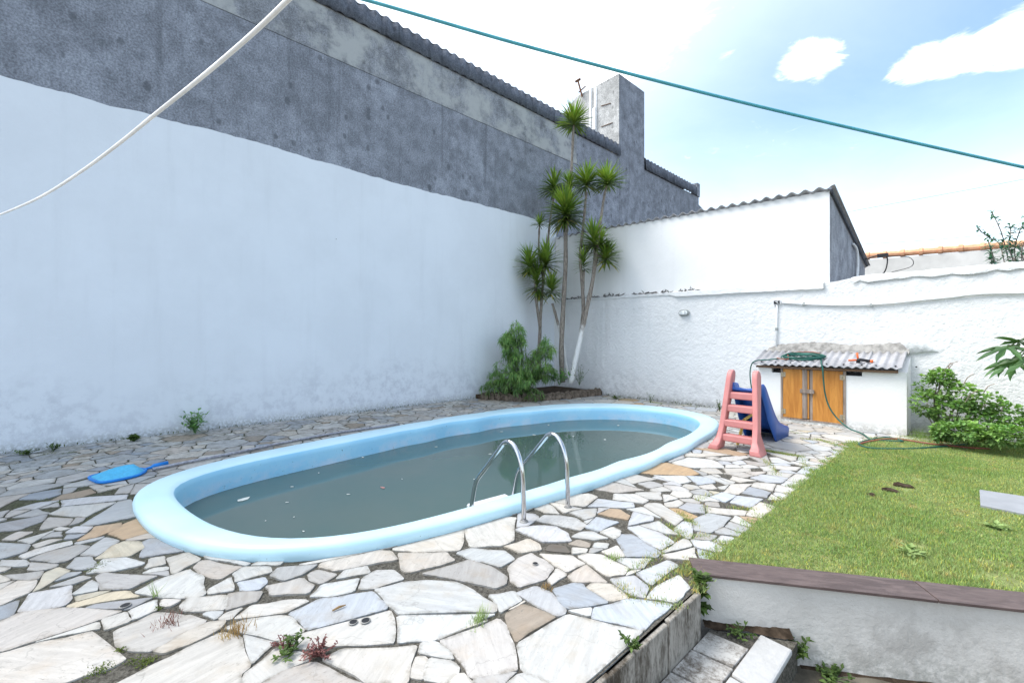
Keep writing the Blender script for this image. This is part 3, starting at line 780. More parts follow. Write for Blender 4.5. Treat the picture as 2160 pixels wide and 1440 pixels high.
# wall face with a slightly wavy, hand-plastered surface
nx, nz = 60, 7; vs = []
for i in range(nx+1):
    for k in range(nz+1):
        s = -.02+6.5*i/nx; z = -.06+(-.006-LOW+.06)*k/nz
        bulge = .012*sin(s*3.1+1)+.008*sin(s*7.7)+(.05*(1-k/nz)**2.5)
        p = al(s, .022-bulge); vs.append((p[0]-A0.x, p[1]-A0.y, z))
fs = [(i*(nz+1)+k, (i+1)*(nz+1)+k, (i+1)*(nz+1)+k+1, i*(nz+1)+k+1) for i in range(nx) for k in range(nz)]
b.add(vs, fs)
pp = [Vector(al(-.02, .0)), Vector(al(6.5, .0)), Vector(al(6.5, .19)), Vector(al(-.02, .19))]
b.prism([(p.x-A0.x, p.y-A0.y) for p in [pp[0]+NW*.07, pp[1]+NW*.07, pp[2], pp[3]]], -.05, -.006-LOW)
b.build('wall_face', M_PLASTER, rw, True)
s0 = -.03; gap = (gp(1975, 1268).xy-A0).dot(DW)
for s1 in (gap, gap+1.2, gap+2.4, gap+3.6, gap+4.8):
    t = MB(); P = [Vector(al(s0, -.012)), Vector(al(s1-.004, -.012)), Vector(al(s1-.004, .205)), Vector(al(s0, .205))]
    L = s1-.004-s0
    o = MB().box((0, 0, 0), (L, .217, .018)).build('coping_tile', M_TILE, rw); bevel(o, .002, 1)
    o.location = (P[0].x-A0.x, P[0].y-A0.y, -LOW+.002+U(0, .002)); o.rotation_euler = (0, 0, math.atan2(DW.y, DW.x)); s0 = s1+.002

# grass
def blades(pts, hts, wid, colf, name, m, parent=None, lean=.8, seed=1):
    r = np.random.default_rng(seed); n = len(pts); P = np.asarray(pts, float)
    az = r.uniform(0, 2*pi, n); ln = r.uniform(.1, lean, n)*hts
    face = az+pi/2+r.normal(0, .5, n)
    dx = np.cos(face)*wid*.5; dy = np.sin(face)*wid*.5
    V = np.empty((n, 3, 3)); V[:, 0] = P+np.c_[dx, dy, np.zeros(n)]; V[:, 1] = P-np.c_[dx, dy, np.zeros(n)]
    V[:, 2] = P+np.c_[np.cos(az)*ln, np.sin(az)*ln, np.sqrt(np.maximum(hts**2-ln**2*.6, (hts*.3)**2))]
    me = bpy.data.meshes.new(name); me.vertices.add(n*3); me.loops.add(n*3); me.polygons.add(n)
    me.vertices.foreach_set('co', V.ravel()); me.loops.foreach_set('vertex_index', np.arange(n*3, dtype=np.int32))
    me.polygons.foreach_set('loop_start', np.arange(0, n*3, 3, dtype=np.int32)); me.polygons.foreach_set('loop_total', np.full(n, 3, dtype=np.int32))
    me.update(calc_edges=True)
    ca = me.color_attributes.new('tint', 'FLOAT_COLOR', 'POINT'); c = colf(r, n); ca.data.foreach_set('color', np.repeat(np.c_[c, np.ones(n)], 3, axis=0).astype(np.float32).ravel())
    me.materials.append(m); o = bpy.data.objects.new(name, me); COL.objects.link(o)
    if parent: o.parent = parent
    return o
def grass_col(r, n):
    k = r.uniform(.6, 1.35, n)[:, None]; c = np.ones((n, 3))*k
    dry = r.random(n) < .16; c[dry] *= np.array([1.75, 1.25, 1.1]); yel = r.random(n) < .12; c[yel] *= np.array([1.25, 1.2, .6]); return c
r_ = np.random.default_rng(3); N0 = 700000
gx = r_.uniform(-1.44, 4.0, N0); gy = r_.uniform(2.9, 10.13, N0)
tl = (gx-A0.x)*DW.x+(gy-A0.y)*DW.y; nl = (gx-A0.x)*NW.x+(gy-A0.y)*NW.y
wob = .035*np.sin(gy*9)+.03*np.sin(gy*23+1)+r_.normal(0, .03, N0)
ok = (nl > .205+r_.normal(0, .006, N0)) & ((gx > -1.34+wob) & ((gy < 8.35) | (gx > -1.34+(gy-8.35)*.54+wob*2)))
dep = gx*F3.x+gy*F3.y; ok &= r_.random(N0) < np.where(gx > .05*gy+.25, np.where(gx > 2.2, .12, .34), np.clip(1.9-dep*.16, .45, 1.0))
bare = [(gp(2130, 1225), .16), (gp(1905, 1030), .10), (gp(1965, 1000), .09), (gp(1940, 1012), .08), (gp(1930, 1150), .10), (gp(2080, 1185), .07)]
for q, rr in bare: ok &= ~((np.hypot(gx-q.x, (gy-q.y)) < rr*(.6+.5*r_.random(N0))) & (r_.random(N0) < .8))
SS = [gp(2066, 1037), gp(2230, 1062), gp(2230, 1103), gp(2068, 1070)]
ssx = [p.x for p in SS]; ssy = [p.y for p in SS]
def in_quad(x, y):
    ins = np.ones(len(x), bool)
    for i in range(4):
        a, b_ = SS[i], SS[(i+1) % 4]; ins &= ((b_.x-a.x)*(y-a.y)-(b_.y-a.y)*(x-a.x)) < .0
    return ins
ok &= ~in_quad(gx, gy)
G = np.c_[gx, gy, np.full(N0, -.004)][ok]; dg = dep[ok]
hts = r_.uniform(.014, .040, len(G))*(1+.25*np.sin(G[:, 0]*3+G[:, 1]*2)); 
gr = blades(G, hts, .0042+.0006*dg, grass_col, 'lawn_grass', M_GRASS, None, .85, 5)
stuff(gr, 'short green and straw coloured lawn grass on the raised bed', 'grass')
# ================================================================== walls and buildings
def corrugated(name, o, u, v, wave, amp, m, parent, nrm=None, per=8, thick=.008, rows=2):
    """sheet from corner o along u (across the waves) and v (along them)"""
    o, u, v = Vector(o), Vector(u), Vector(v); n = (nrm or u.cross(v)).normalized(); W = u.length
    k = max(8, int(W/wave*per)); vs = []
    for j in range(rows):
        for i in range(k+1): vs.append(o+u*(i/k)+v*(j/(rows-1))+n*amp*cos(2*pi*W*i/k/wave))
    fs = [(j*(k+1)+i, j*(k+1)+i+1, (j+1)*(k+1)+i+1, (j+1)*(k+1)+i) for j in range(rows-1) for i in range(k)]
    ob = MB().add(vs, fs).build(name, m, parent, True); solid(ob, thick); return ob
PAINT = 5.31; JOINT = 7.58; EAVE = 8.60; TOPF = 9.05
# white painted wall beside the pool (ragged paint edge on top)
wl = MB(); ypts = list(np.arange(-16, 10.31, .07)); n = len(ypts); zt = []; zz = 0
for y in ypts: zz = zz*.8+U(-.011, .011); zt.append(PAINT+zz+.02*sin(y*.9))
vs = [(0, y, -.55) for y in ypts]+[(0, y, z) for y, z in zip(ypts, zt)]+[(-.03, y, z) for y, z in zip(ypts, zt)]
fs = [(i, i+1, n+i+1, n+i) for i in range(n-1)]+[(n+i, n+i+1, 2*n+i+1, 2*n+i) for i in range(n-1)]
wlo = wl.add(vs, fs).build('painted_wall', M_WALL_L); wlo.location = (WX, 0, 0)
tag(wlo, 'tall white limewashed wall running along the left side of the pool', 'wall')
# grey warehouse above and behind it
wh = empty('warehouse', 'large grey concrete warehouse rising behind the white pool wall', 'building', (WX, 0, LOW))
def whp(name, lo, hi, m, par=wh): return MB().box((lo[0]-WX, lo[1], lo[2]-LOW), (hi[0]-WX, hi[1], hi[2]-LOW)).build(name, m, par)
yj = onX(1148, 400, WX).y; YT0 = onX(1307, 300, WX).y; YT1 = onX(1360, 300, WX).y; YE = onX(1475, 420, WX).y
whp('lower_wall_panel', (WX-.30, -18, LOW), (WX-.006, yj-.012, JOINT-.006), M_CONC)
whp('lower_wall_panel', (WX-.30, yj+.004, LOW), (WX-.016, YT1, JOINT-.006), M_CONC)
whp('upper_wall_band', (WX-.30, -18, JOINT+.004), (WX-.002, 11.3, EAVE), M_CONC_BAND)
whp('upper_wall_band', (WX-.30, 11.306, JOINT+.004), (WX-.010, YT0, EAVE), M_CONC)
whp('rear_wall_panel', (WX-.30, YT1+.01, LOW), (WX-.020, YT1+1.9, EAVE-.02), M_CONC)
whp('rear_wall_panel', (WX-.30, YT1+1.92, LOW), (WX-.026, YE, EAVE-.02), M_CONC)
whp('end_wall', (WX-9, YE-.25, LOW), (WX-.31, YE-.01, EAVE-.05), M_CONC)
# low rear wing seen past the corner
ga = MB(); p0 = onX(1476, 412, WX); p1 = onX(1502, 440, WX); base = p0.y
ga.add([(-.4, base, 0), (-.4, p1.y+4, 0), (-.4, p1.y+4, 6.2), (-.4, p1.y, p1.z-LOW), (-.4, base, p0.z-LOW), (-.7, base, 0), (-.7, p1.y+4, 0), (-.7, p1.y+4, 6.2), (-.7, p1.y, p1.z-LOW), (-.7, base, p0.z-LOW)],
       [(0, 1, 2, 3, 4), (9, 8, 7, 6, 5), (1, 6, 7, 2), (2, 7, 8, 3), (3, 8, 9, 4)])
ga.build('rear_gable_wall', M_CONC, wh)
# fibre-cement edge sheets
ysh = list(np.arange(-18, YT0-.2, 1.62))+[YT0-.01]
for a, b_ in zip(ysh[:-1], ysh[1:]):
    t = U(-.008, .008)
    corrugated('fascia_sheet', (.035+t, a, EAVE-LOW-.005+U(-.012, .008)), (0, b_-a+.03, 0), (-.03, 0, TOPF-EAVE), .27, .022, M_FASCIA, wh, Vector((1, 0, .25)), 8, .012)
    corrugated('roof_sheet', (.01+t, a, TOPF-LOW-.01), (0, b_-a+.03, 0), (-9, 0, .9), .27, .030, M_FASCIA, wh, Vector((0, 0, 1)), 8, .012)
corrugated('fascia_sheet', (.03, YT1+.02, EAVE-LOW-.02), (0, YE-YT1-.3, 0), (-.03, 0, TOPF-EAVE), .27, .022, M_FASCIA, wh, Vector((1, 0, .25)), 8, .012)
corrugated('roof_sheet', (.0, YT1+.02, TOPF-LOW-.02), (0, YE-YT1-.3, 0), (-9, 0, .9), .27, .030, M_FASCIA, wh, Vector((0, 0, 1)), 8, .012)
whp('end_parapet', (WX-.28, YE-.28, EAVE-.02), (WX+.03, YE+.01, TOPF+.16), M_CONC)
# tower
ZT = 11.76
tw = MB(); X0 = -.004; prof2 = [(0, 0), (0, ZT-LOW), (-2.05, ZT-LOW), (-3.15, ZT-LOW-.62), (-5.2, ZT-LOW-2.3), (-5.2, 0)]
n = len(prof2); tw.add([(x+X0, YT0, z) for x, z in prof2]+[(x+X0, YT1-.004, z) for x, z in prof2], [tuple(range(n-1, -1, -1)), tuple(range(n, 2*n))]+[(i, (i+1) % n, n+(i+1) % n, n+i) for i in range(n)])
tower = bevel(tw.build('stair_tower', M_CONC, wh), .02, 1)
tf = MB(); tf.add([(x+X0-.012, YT0-.012, z-(.012 if z else 0)) for x, z in prof2], [tuple(range(n-1, -1, -1))]); solid(tf.build('tower_face', M_TOWER, tower), .016)  # thin front sheet carrying the painted-in sunlit tone
for px0, pt, pb in ((1246, 186, 272), (1257, 186, 275)):
    a = onY(px0, pt, YT0-.03); c = onY(px0, pb, YT0-.03)
    MB().tube([(a.x-WX, a.y, a.z-LOW), (c.x-WX, c.y, c.z-LOW-1.5)], .045, 8).build('drain_pipe', M_PIPE, tower, True)
a = onY(1254, 228, YT0-.06); MB().box((a.x-WX-.07, a.y-.05, a.z-LOW-.9), (a.x-WX+.07, a.y+.05, a.z-LOW)).build('pipe_box', M_PIPE, tower)
a = onY(1228, 204, YT0-.1); c = onY(1219, 170, YT0-.1)
MB().tube([(a.x-WX, a.y, a.z-LOW), (c.x-WX, c.y, c.z-LOW)], .035, 6).tube([(c.x-WX-.12, c.y, c.z-LOW), (c.x-WX+.12, c.y, c.z-LOW)], .05, 6).tube([(a.x-WX-.18, a.y, a.z-LOW+.25), (a.x-WX+.18, a.y, a.z-LOW+.35)], .025, 6).build('iron_bracket', M_RUST, tower)
for q in (((1268, 224), (1288, 218)), ((1268, 268), (1292, 259))):
    a, c = onY(*q[0], YT0-.04), onY(*q[1], YT0-.04)
    MB().tube([(p.x-WX, p.y, p.z-LOW) for p in (a, c)], .014, 5).build('rebar_stub', M_RUST, tower)

# garden wall at the back
def topz(x):   # crest of the wall
    return np.interp(x, [-9.2, -5, -1.97, -1.5, 6], [2.84, 2.77, 2.71, 2.78, 2.79])
gw = MB(); xs = list(np.arange(WX, 7, .09)); n = len(xs); zt = [topz(x)+U(-.012, .012) for x in xs]
vs = [(x, 0, -.6) for x in xs]+[(x, U(-.004, .004), z) for x, z in zip(xs, zt)]+[(x, .22, z+.02) for x, z in zip(xs, zt)]+[(x, .22, -.6) for x in xs]
fs = [(k*n+i, k*n+i+1, (k+1)*n+i+1, (k+1)*n+i) for k in range(3) for i in range(n-1)]
gwo = gw.add(vs, fs).build('garden_wall', M_WALL_B); gwo.location = (0, WY, 0)
tag(gwo, 'rough white garden wall across the back of the yard behind the wooden door hut', 'wall')
# coping of rendered lumps on the right-hand part and the ledge under the shed
cp = MB(); xs = list(np.arange(-1.62, 6, .12)); n = len(xs)
prc = [(-.035, -.11), (-.045, -.05), (-.02, .0), (.1, .03), (.24, .02), (.26, -.06)]
vs = []
for x in xs:
    k = U(.7, 1.15)
    vs += [(x, y*k if y < 0 else y, topz(x)+z*k+U(-.006, .006)) for y, z in prc]
m_ = len(prc); fs = [(i*m_+k, (i+1)*m_+k, (i+1)*m_+k+1, i*m_+k+1) for i in range(n-1) for k in range(m_-1)]
cp.add(vs, fs).build('coping', M_WALL_B, gwo, True)
lg = MB(); xs = list(np.arange(-9.15, -1.98, .10)); n = len(xs); vs = []
for x in xs:
    big = np.interp(x, [-9.2, -5.2, -5.1, -2], [.022, .028, .06, .055]); h = np.interp(x, [-9.2, -5.2, -5.1, -2], [.05, .055, .12, .13])
    j = U(-.007, .007)
    vs += [(x, -.0, topz(x)-h+j), (x, -big, topz(x)-h*.8+j), (x, -big*.9, topz(x)+.005+j), (x, .05, topz(x)+.03+U(-.01, .02))]
fs = [(i*4+k, (i+1)*4+k, (i+1)*4+k+1, i*4+k+1) for i in range(n-1) for k in range(3)]
lg.add(vs, fs).build('plaster_ledge', M_WALL_B, gwo)
M_GRIME = plain('black_grime', (.16, .155, .15), 1, .1, 0, .7, 22, 1)
gm = MB()
for x0, x1, dens in ((-9.0, -6.6, 90), (-6.3, -4.6, 60)):
    for _ in range(dens):
        x = U(x0, x1); gm.leaf(Vector((x, -.005-U(0, .03), topz(x)+.028)), Vector((U(-1, 1), -.1, U(.0, .4))), Vector((0, -1, .3)), U(.05, .16), U(.02, .05), .05)
gm.build('grime_crust', M_GRIME, gwo)

# neighbour's shed standing on the back wall
SX = -1.97; SY = WY+.055
def shtop(x): return np.interp(x, [-9.2, SX], [4.93, 4.56])
nb = empty('neighbour_shed', 'white lean-to shed with wavy roof edge standing above the back garden wall', 'building', (SX, SY, 0))
xs = [-9.19, -7, -5, -3.5, SX]
MB().add([(x-SX, 0, 2.5) for x in xs]+[(x-SX, 0, shtop(x)-.03) for x in xs], [(i, i+1, len(xs)+i+1, len(xs)+i) for i in range(len(xs)-1)]).build('front_wall', M_SHED, nb)
yb = 14.05-SY; zb = 3.5
MB().add([(-.002, .006, 2.2), (-.002, yb, 2.2), (-.002, yb, zb-.03), (-.002, .006, shtop(SX)-.03), (-.16, .006, 2.2), (-.16, yb, 2.2), (-.16, yb, zb-.03), (-.16, .006, shtop(SX)-.03)], [(0, 1, 2, 3), (7, 6, 5, 4), (0, 3, 7, 4), (1, 5, 6, 2), (3, 2, 6, 7)]).build('side_wall', M_SHEDSIDE, nb)
edges = [-7.25, -6.1, -4.7, -3.3, -1.90]
for i in range(4):
    a, b_ = edges[i], edges[i+1]+.03
    corrugated('roof_sheet', (a-SX, -.05-.012*i, shtop(a)+.0+.004*i), (b_-a, 0, shtop(b_)-shtop(a)), (0, yb+.15, zb-4.6), .235, .032, M_SHEET, nb, Vector((0, 0, 1)), 10, .009)
corrugated('roof_sheet', (-9.17-SX, -.05, shtop(-9.17)-.06), (1.94, 0, -.02), (0, yb+.15, zb-4.6), .235, .032, M_SHEET, nb, Vector((0, 0, 1)), 10, .009)
MB().tube([(-.0+.03, -.1, shtop(SX)-.02), (.03, yb+.05, zb-.0)], .028, 6).build('roof_verge', M_FASCIA, nb)
a, c = onX(1800, 515, SX+.03), onX(1808, 590, SX+.03)
MB().tube(smooth_path([(.03, a.y-SY, a.z), (.04, a.y-SY+.35, a.z-.1), (.04, a.y-SY+.45, a.z-.5), (.03, a.y-SY+.2, a.z-1.1), (.03, a.y-SY+.2, 2.3)], 5), .03, 6).build('conduit', M_PIPE, nb, True)
a = onX(1826, 548, SX+.05)
cb = MB(); q = (SX+.05, a.y-.1, a.z)
cb.tube(smooth_path([q, (q[0]+.28, q[1]-.02, q[2]+.06), (q[0]+.42, q[1], q[2]-.02), (q[0]+.36, q[1], q[2]-.38), (q[0]+.1, q[1], q[2]-.45)], 5), .014, 5)
cb.tube(smooth_path([(q[0]+.3, q[1], q[2]+.04), (q[0]+.8, q[1], q[2]-.06), (q[0]+.86, q[1], q[2]-.28), (q[0]+.5, q[1], q[2]-.38)], 5), .008, 5).box((q[0]+.24, q[1]-.06, q[2]-.0), (q[0]+.44, q[1]+.04, q[2]+.09))
tag(cb.build('cable_bundle', M_BLACK), 'black cable loops with a junction hanging off the grey shed side', 'cable')
# far wall with terracotta ridge
FY = 16.0
fw = empty('far_wall', 'far grey-white wall with an orange terracotta tile ridge beyond the garden wall', 'wall', (0, FY, 0))
fl, fr = onY(1700, 545, FY), onY(2400, 487, FY)
MB().add([(fl.x-6, 0, LOW), (fr.x, 0, LOW), (fr.x, 0, fr.z-.13), (fl.x-6, 0, fl.z-.13+.1), (fl.x-6, .2, LOW), (fr.x, .2, LOW), (fr.x, .2, fr.z-.13), (fl.x-6, .2, fl.z-.03)], [(0, 1, 2, 3), (3, 2, 6, 7), (1, 5, 6, 2), (7, 6, 5, 4), (0, 3, 7, 4)]).build('wall_panel', M_FARWALL, fw)
nt = 16
for i in range(nt):
    x0 = fl.x+(fr.x-fl.x)*i/nt; x1 = fl.x+(fr.x-fl.x)*(i+1)/nt; z0 = fl.z+(fr.z-fl.z)*i/nt-.07; z1 = fl.z+(fr.z-fl.z)*(i+1)/nt-.07
    MB().tube([(x0-.02, .06, z0), (x0+.06, .06, z0), (x0+.065, .06, z0), (x1, .06, z1)], [.115, .115, .09, .082], 10).build('ridge_tile', M_TERRA, fw)

# ================================================================== pump hut
HF = 9.52; hx0, hx1 = -3.02, -.80
hut = empty('pump_hut', 'small white masonry hut with wooden double doors and corrugated roof', 'hut', ((hx0+hx1)/2, HF, 0))
hc = (hx0+hx1)/2
def hb(name, lo, hi, m, par=hut, bv=0.0):
    o = MB().box((lo[0]-hc, lo[1]-HF, lo[2]), (hi[0]-hc, hi[1]-HF, hi[2])).build(name, m, par)
    if bv: bevel(o, bv, 2)
    return o
dl, dr = -2.585, -1.635
hb('front_wall', (hx0, HF, -.1), (dl-.035, HF+.10, .945), M_HUT)
hb('front_wall', (hx0, HF+.001, .945), (dl-.20, HF+.10, 1.06), M_HUT)
hb('front_wall', (dr+.035, HF, -.1), (hx1, HF+.10, .955), M_HUT)
hb('front_wall', (dr+.26, HF+.001, .955), (hx1-.001, HF+.10, 1.05), M_HUT)
hb('door_sill', (dl-.035, HF-.004, -.1), (dr+.035, HF+.10, .055), M_HUT)
sd = MB(); sd.add([(hx1-hc, .1, -.1), (hx1-hc, WY-HF-.003, -.1), (hx1-hc, WY-HF-.003, 1.30), (hx1-hc, .1, 1.06), (hx1-.12-hc, .1, -.1), (hx1-.12-hc, WY-HF-.003, -.1), (hx1-.12-hc, WY-HF-.003, 1.30), (hx1-.12-hc, .1, 1.06)], [(0, 1, 2, 3), (7, 6, 5, 4), (3, 2, 6, 7), (0, 3, 7, 4)])
sd.build('side_wall', M_HUT, hut)
sd2 = MB(); X = hx0+.1-hc; sd2.add([(X, .1, -.1), (X, WY-HF-.003, -.1), (X, WY-HF-.003, 1.30), (X, .1, 1.06), (X-.1, .1, -.1), (X-.1, WY-HF-.003, -.1), (X-.1, WY-HF-.003, 1.30), (X-.1, .1, 1.06)], [(0, 1, 2, 3), (7, 6, 5, 4), (3, 2, 6, 7), (0, 3, 7, 4)])
sd2.build('side_wall', M_HUT, hut)
hb('inner_block', (dl-.2, HF+.16, .6), (dr+.3, HF+.3, 1.0), M_BLACK)
# frame and doors
for x in (dl-.035, dr): hb('door_post', (x, HF-.018, .055), (x+.035, HF+.05, 1.035), M_OLDWOOD, hut, .003)
hb('door_rail', (dl, HF-.014, .055), (dr, HF+.05, .085), M_OLDWOOD, hut, .003)
dm = -2.15
d1 = hb('door', (dl+.006, HF-.016, .09), (dm-.11, HF+.012, 1.03), M_DOOR, hut, .002)
hb('edge_board', (dm-.108, HF-.022, .10), (dm-.03, HF+.012, 1.03), M_OLDWOOD, d1, .003)
hb('edge_strip', (dm-.029, HF-.012, .10), (dm-.003, HF+.012, 1.02), M_DOOR, d1, .002)
hb('latch_bar', (dm-.14, HF-.050, .585), (dm+.085, HF-.024, .66), M_OLDWOOD, d1, .004)
d2 = hb('door', (dm+.055, HF-.012, .075), (dr-.006, HF+.014, 1.03), M_DOOR, hut, .002)
hb('edge_board', (dm+.004, HF-.001, .08), (dm+.054, HF+.016, 1.03), M_OLDWOOD, d2, .003)
M_HINGE = plain('zinc_hinge', (.42, .36, .26), .5, .5, .6, .3, 40)
for d, x in ((d1, dl-.025), (d2, dr-.05)):
    for z in (.20, .92):
        hg = hb('hinge', (x, HF-.026, z-.045), (x+.075, HF-.0185, z+.045), M_HINGE, d)
        MB().tube([(x+.037-hc, -.027, z-.05), (x+.037-hc, -.027, z+.05)], .008, 6).build('hinge_pin', M_HINGE, hg)
hb('roof_batten', (hx0-.02, HF-.085, 1.040), (hx1-.10, HF-.035, 1.078), M_BATTEN, hut, .003)
rx = [hx0-.07, -2.02, -1.33, hx1-.07]
for i in range(3):
    corrugated('roof_sheet', (rx[i]-hc, -.155, 1.108+.006*i), (rx[i+1]-rx[i]+.03, 0, 0), (0, WY-HF+.12, .265), .118, .0165, M_SHEET, hut, Vector((0, -.33, 1)), 10, .007, 3)
    for k in range(3):
        x = rx[i]+.15+.25*k; MB().tube([(x-hc, -.09+.02, 1.15), (x-hc, -.09+.016, 1.165)], .014, 6).build('roof_bolt', M_BLACK, hut)
# rough cement flashing where roof meets wall
fl_ = MB(); xs = list(np.arange(hx0-.0, hx1+.03, .045)); n = len(xs); vs = []
for x in xs:
    h = .17+.02*sin(x*5)+U(-.012, .012); h = h*min(1, (x-hx0)*3+.35)*min(1, (hx1+.06-x)*4+.3)
    vs += [(x-hc, WY-HF-.10+U(-.01, .01), 1.352), (x-hc, WY-HF-.055, 1.385+h*.2+U(-.004, .004)), (x-hc, WY-HF-.022+U(-.006, .004), 1.37+h*.75), (x-hc, WY-HF+.01, 1.37+h)]
fs = [(i*4+k, (i+1)*4+k, (i+1)*4+k+1, i*4+k+1) for i in range(n-1) for k in range(3)]
fl_.add(vs, fs).build('cement_flashing', M_CEMENT, hut, True)
fp = MB(); xs = [-.93, -.84, -.72, -.6, -.52, -.46]; vs = []
for x, hgt, dp in zip(xs, (.3, .42, .34, .26, .16, .06), (.01, .045, .05, .045, .03, .01)):
    vs += [(x-hc, WY-HF+.01, 1.36+.02*sin(x*9)), (x-hc, WY-HF-dp, 1.38+.02*sin(x*9)), (x-hc, WY-HF-dp*.6, 1.36+hgt*.7), (x-hc, WY-HF+.01, 1.36+hgt)]
fs = [(i*4+k, (i+1)*4+k, (i+1)*4+k+1, i*4+k+1) for i in range(5) for k in range(3)]
fp.add(vs, fs).build('plaster_bulge', M_WALL_B, hut, True)

# wall fittings
p = onY(1444, 660, WY)
lp = empty('bulkhead_lamp', 'oval bulkhead lamp with grey guard on the back wall', 'lamp', p)
def stadium(w_, h_, y0, y1, n=10):
    pts = [(w_/2-h_/2+h_/2*cos(a), h_/2*sin(a)) for a in np.linspace(-pi/2, pi/2, n)]+[(-w_/2+h_/2+h_/2*cos(a), h_/2*sin(a)) for a in np.linspace(pi/2, 3*pi/2, n)]
    m = len(pts); return [(x, y0, z) for x, z in pts]+[(x, y1, z) for x, z in pts], [tuple(range(m)), tuple(range(2*m-1, m-1, -1))]+[(i, m+i, m+(i+1) % m, (i+1) % m) for i in range(m)]
bevel(MB().add(*stadium(.27, .155, -.002, -.05)).build('lamp_body', M_LAMPF, lp), .012, 2)
bevel(MB().add(*stadium(.205, .10, -.05, -.085)).build('lamp_glass', M_LAMP, lp, True), .02, 3)
for dx in (-.05, .05): MB().tube([(dx, -.05, -.06), (dx, -.092, -.04), (dx, -.092, .04), (dx, -.05, .06)], .006, 6).build('guard_bar', M_LAMPF, lp)
bx_ = onY(1640, 638, WY)
cd = empty('wall_conduit', 'white painted conduit with open junction box sagging along the back wall', 'conduit', bx_)
jb = MB().box((-.065, -.045, -.045), (.065, -.002, .045)).build('junction_box', M_PIPE, cd)
MB().box((-.055, -.049, -.035), (.055, -.046, .035)).build('box_opening', M_BLACK, jb); 
MB().tube(smooth_path([(.03, -.052, -.02), (-.0, -.06, .0), (.02, -.055, .02), (-.03, -.055, .01)], 4), .006, 5).build('wire_end', M_PIPE, jb)
path = [onY(x, y, WY-.03)-bx_ for x, y in ((1650, 638), (1720, 642), (1800, 643), (1870, 640), (1940, 633), (2010, 626), (2060, 620), (2120, 618), (2180, 617), (2400, 612))]
MB().tube(smooth_path(path, 5), .021, 8).build('long_pipe', M_PIPE, cd, True)
path = [onY(x, y, WY-.025)-bx_ for x, y in ((1639, 642), (1638, 690), (1638, 742))]
MB().tube(path, .016, 8).build('drop_pipe', M_PIPE, cd, True)
for x, y in ((1696, 641), (1838, 643), (1638, 694)):
    q = onY(x, y, WY-.02)-bx_; MB().box((q.x-.02, q.y-.03, q.z-.03), (q.x+.02, q.y+.02, q.z+.028)).build('pipe_clip', M_LAMPF, cd)
# ================================================================== pool ladder
la, lb_ = gp(1105, 1100), gp(1198, 1070)
ld = empty('pool_ladder', 'stainless steel pool ladder with two curved handrails on the near rim', 'ladder', la)
def rail_path(b):
    c = Vector((b.x, b.y, 0)); o = [(.0, -.03), (-.005, .15), (-.015, .36), (-.035, .48), (-.075, .575), (-.14, .645), (-.205, .665), (-.265, .645), (-.32, .59), (-.50, .40), (-.65, .245), (-.70, .185), (-.735, .11), (-.77, -.02), (-.80, -.16), (-.86, -.55), (-.90, -1.2)]
    return [c+Vector((x, -.02*x, z)) for x, z in o]
for b in (la, lb_):
    r = MB().tube([p-la for p in smooth_path(rail_path(b), 6)], .0225, 14).build('handrail', M_STEEL, ld, True)
    MB().tube([Vector((b.x, b.y, -.01))-la, Vector((b.x, b.y, .012))-la], [.045, .035], 16).build('base_ring', M_CEMENT, r)
for z, dx in ((-.12, -.795), (-.40, -.83), (-.68, -.86)):
    mid = (la+lb_)/2+Vector((dx, 0, 0))-la
    s = MB().box((-.10, -.24, -.014), (.055, .24, .014)).build('step', M_PIPE, ld); s.location = (mid.x, mid.y, z); bevel(s, .008, 2); s.rotation_euler = (0, 0, math.atan2(-(lb_.x-la.x), lb_.y-la.y))
    e = MB().box((-.055, -.27, -.02), (.06, -.23, .02)).build('step_end', M_PIPE, s)
# ================================================================== skimmer net
n0, n1 = gp(197, 1012, .02), gp(303, 990, .02); hd = (n1-n0); hd.z = 0; L = hd.length; hd.normalize()
net = empty('skimmer_net', 'bright blue flat skimmer net on a long grey pole beside the pool', 'net', ((n0+n1)/2), math.atan2(hd.y, hd.x))
fr_ = [(-L/2, -.13), (-L/2+.05, -.21), (0, -.235), (L/2-.1, -.20), (L/2, -.06), (L/2, .06), (L/2-.1, .20), (0, .235), (-L/2+.05, .21), (-L/2, .13)]
MB().tube(smooth_path([(x, y, .0) for x, y in fr_+[fr_[0]]], 5), .016, 8).build('frame', M_NETBLUE, net, True)
nm = MB(); G_ = 16; vs = []
for i in range(G_+1):
    x = -L/2+.005+(L-.01)*i/G_; hw = np.interp(x, [-L/2, -L/2+.05, 0, L/2-.1, L/2], [.13, .21, .233, .20, .06])
    for j in range(G_+1):
        y = hw*(2*j/G_-1); e = min(1, min(i, G_-i)/3)*min(1, min(j, G_-j)/3)
        vs.append((x, y, .008+e*(.045+.022*sin(x*13+y*9)+.014*sin(y*31+x*4)+U(-.003, .003))))
nm.add(vs, [(i*(G_+1)+j, (i+1)*(G_+1)+j, (i+1)*(G_+1)+j+1, i*(G_+1)+j+1) for i in range(G_) for j in range(G_)])
nm.build('mesh_bag', M_MESH, net, True)
MB().tube([(L/2, 0, .0), (L/2+.07, 0, .008), (L/2+.1, 0, .015), (L/2+.24, 0, .018)], [.014, .016, .030, .030], 10).build('handle_socket', M_NETBLUE, net, True)
hp = [gp(x, y, .03) for x, y in ((322, 989), (400, 973), (480, 958), (560, 941), (640, 925), (720, 911), (842, 894))]
Mi = Matrix.Translation(net.location) @ Matrix.Rotation(net.rotation_euler.z, 4, 'Z'); Mi.invert()
MB().tube([Mi @ p for p in smooth_path(hp, 3)], .019, 10).build('pole', M_POLE, net, True)
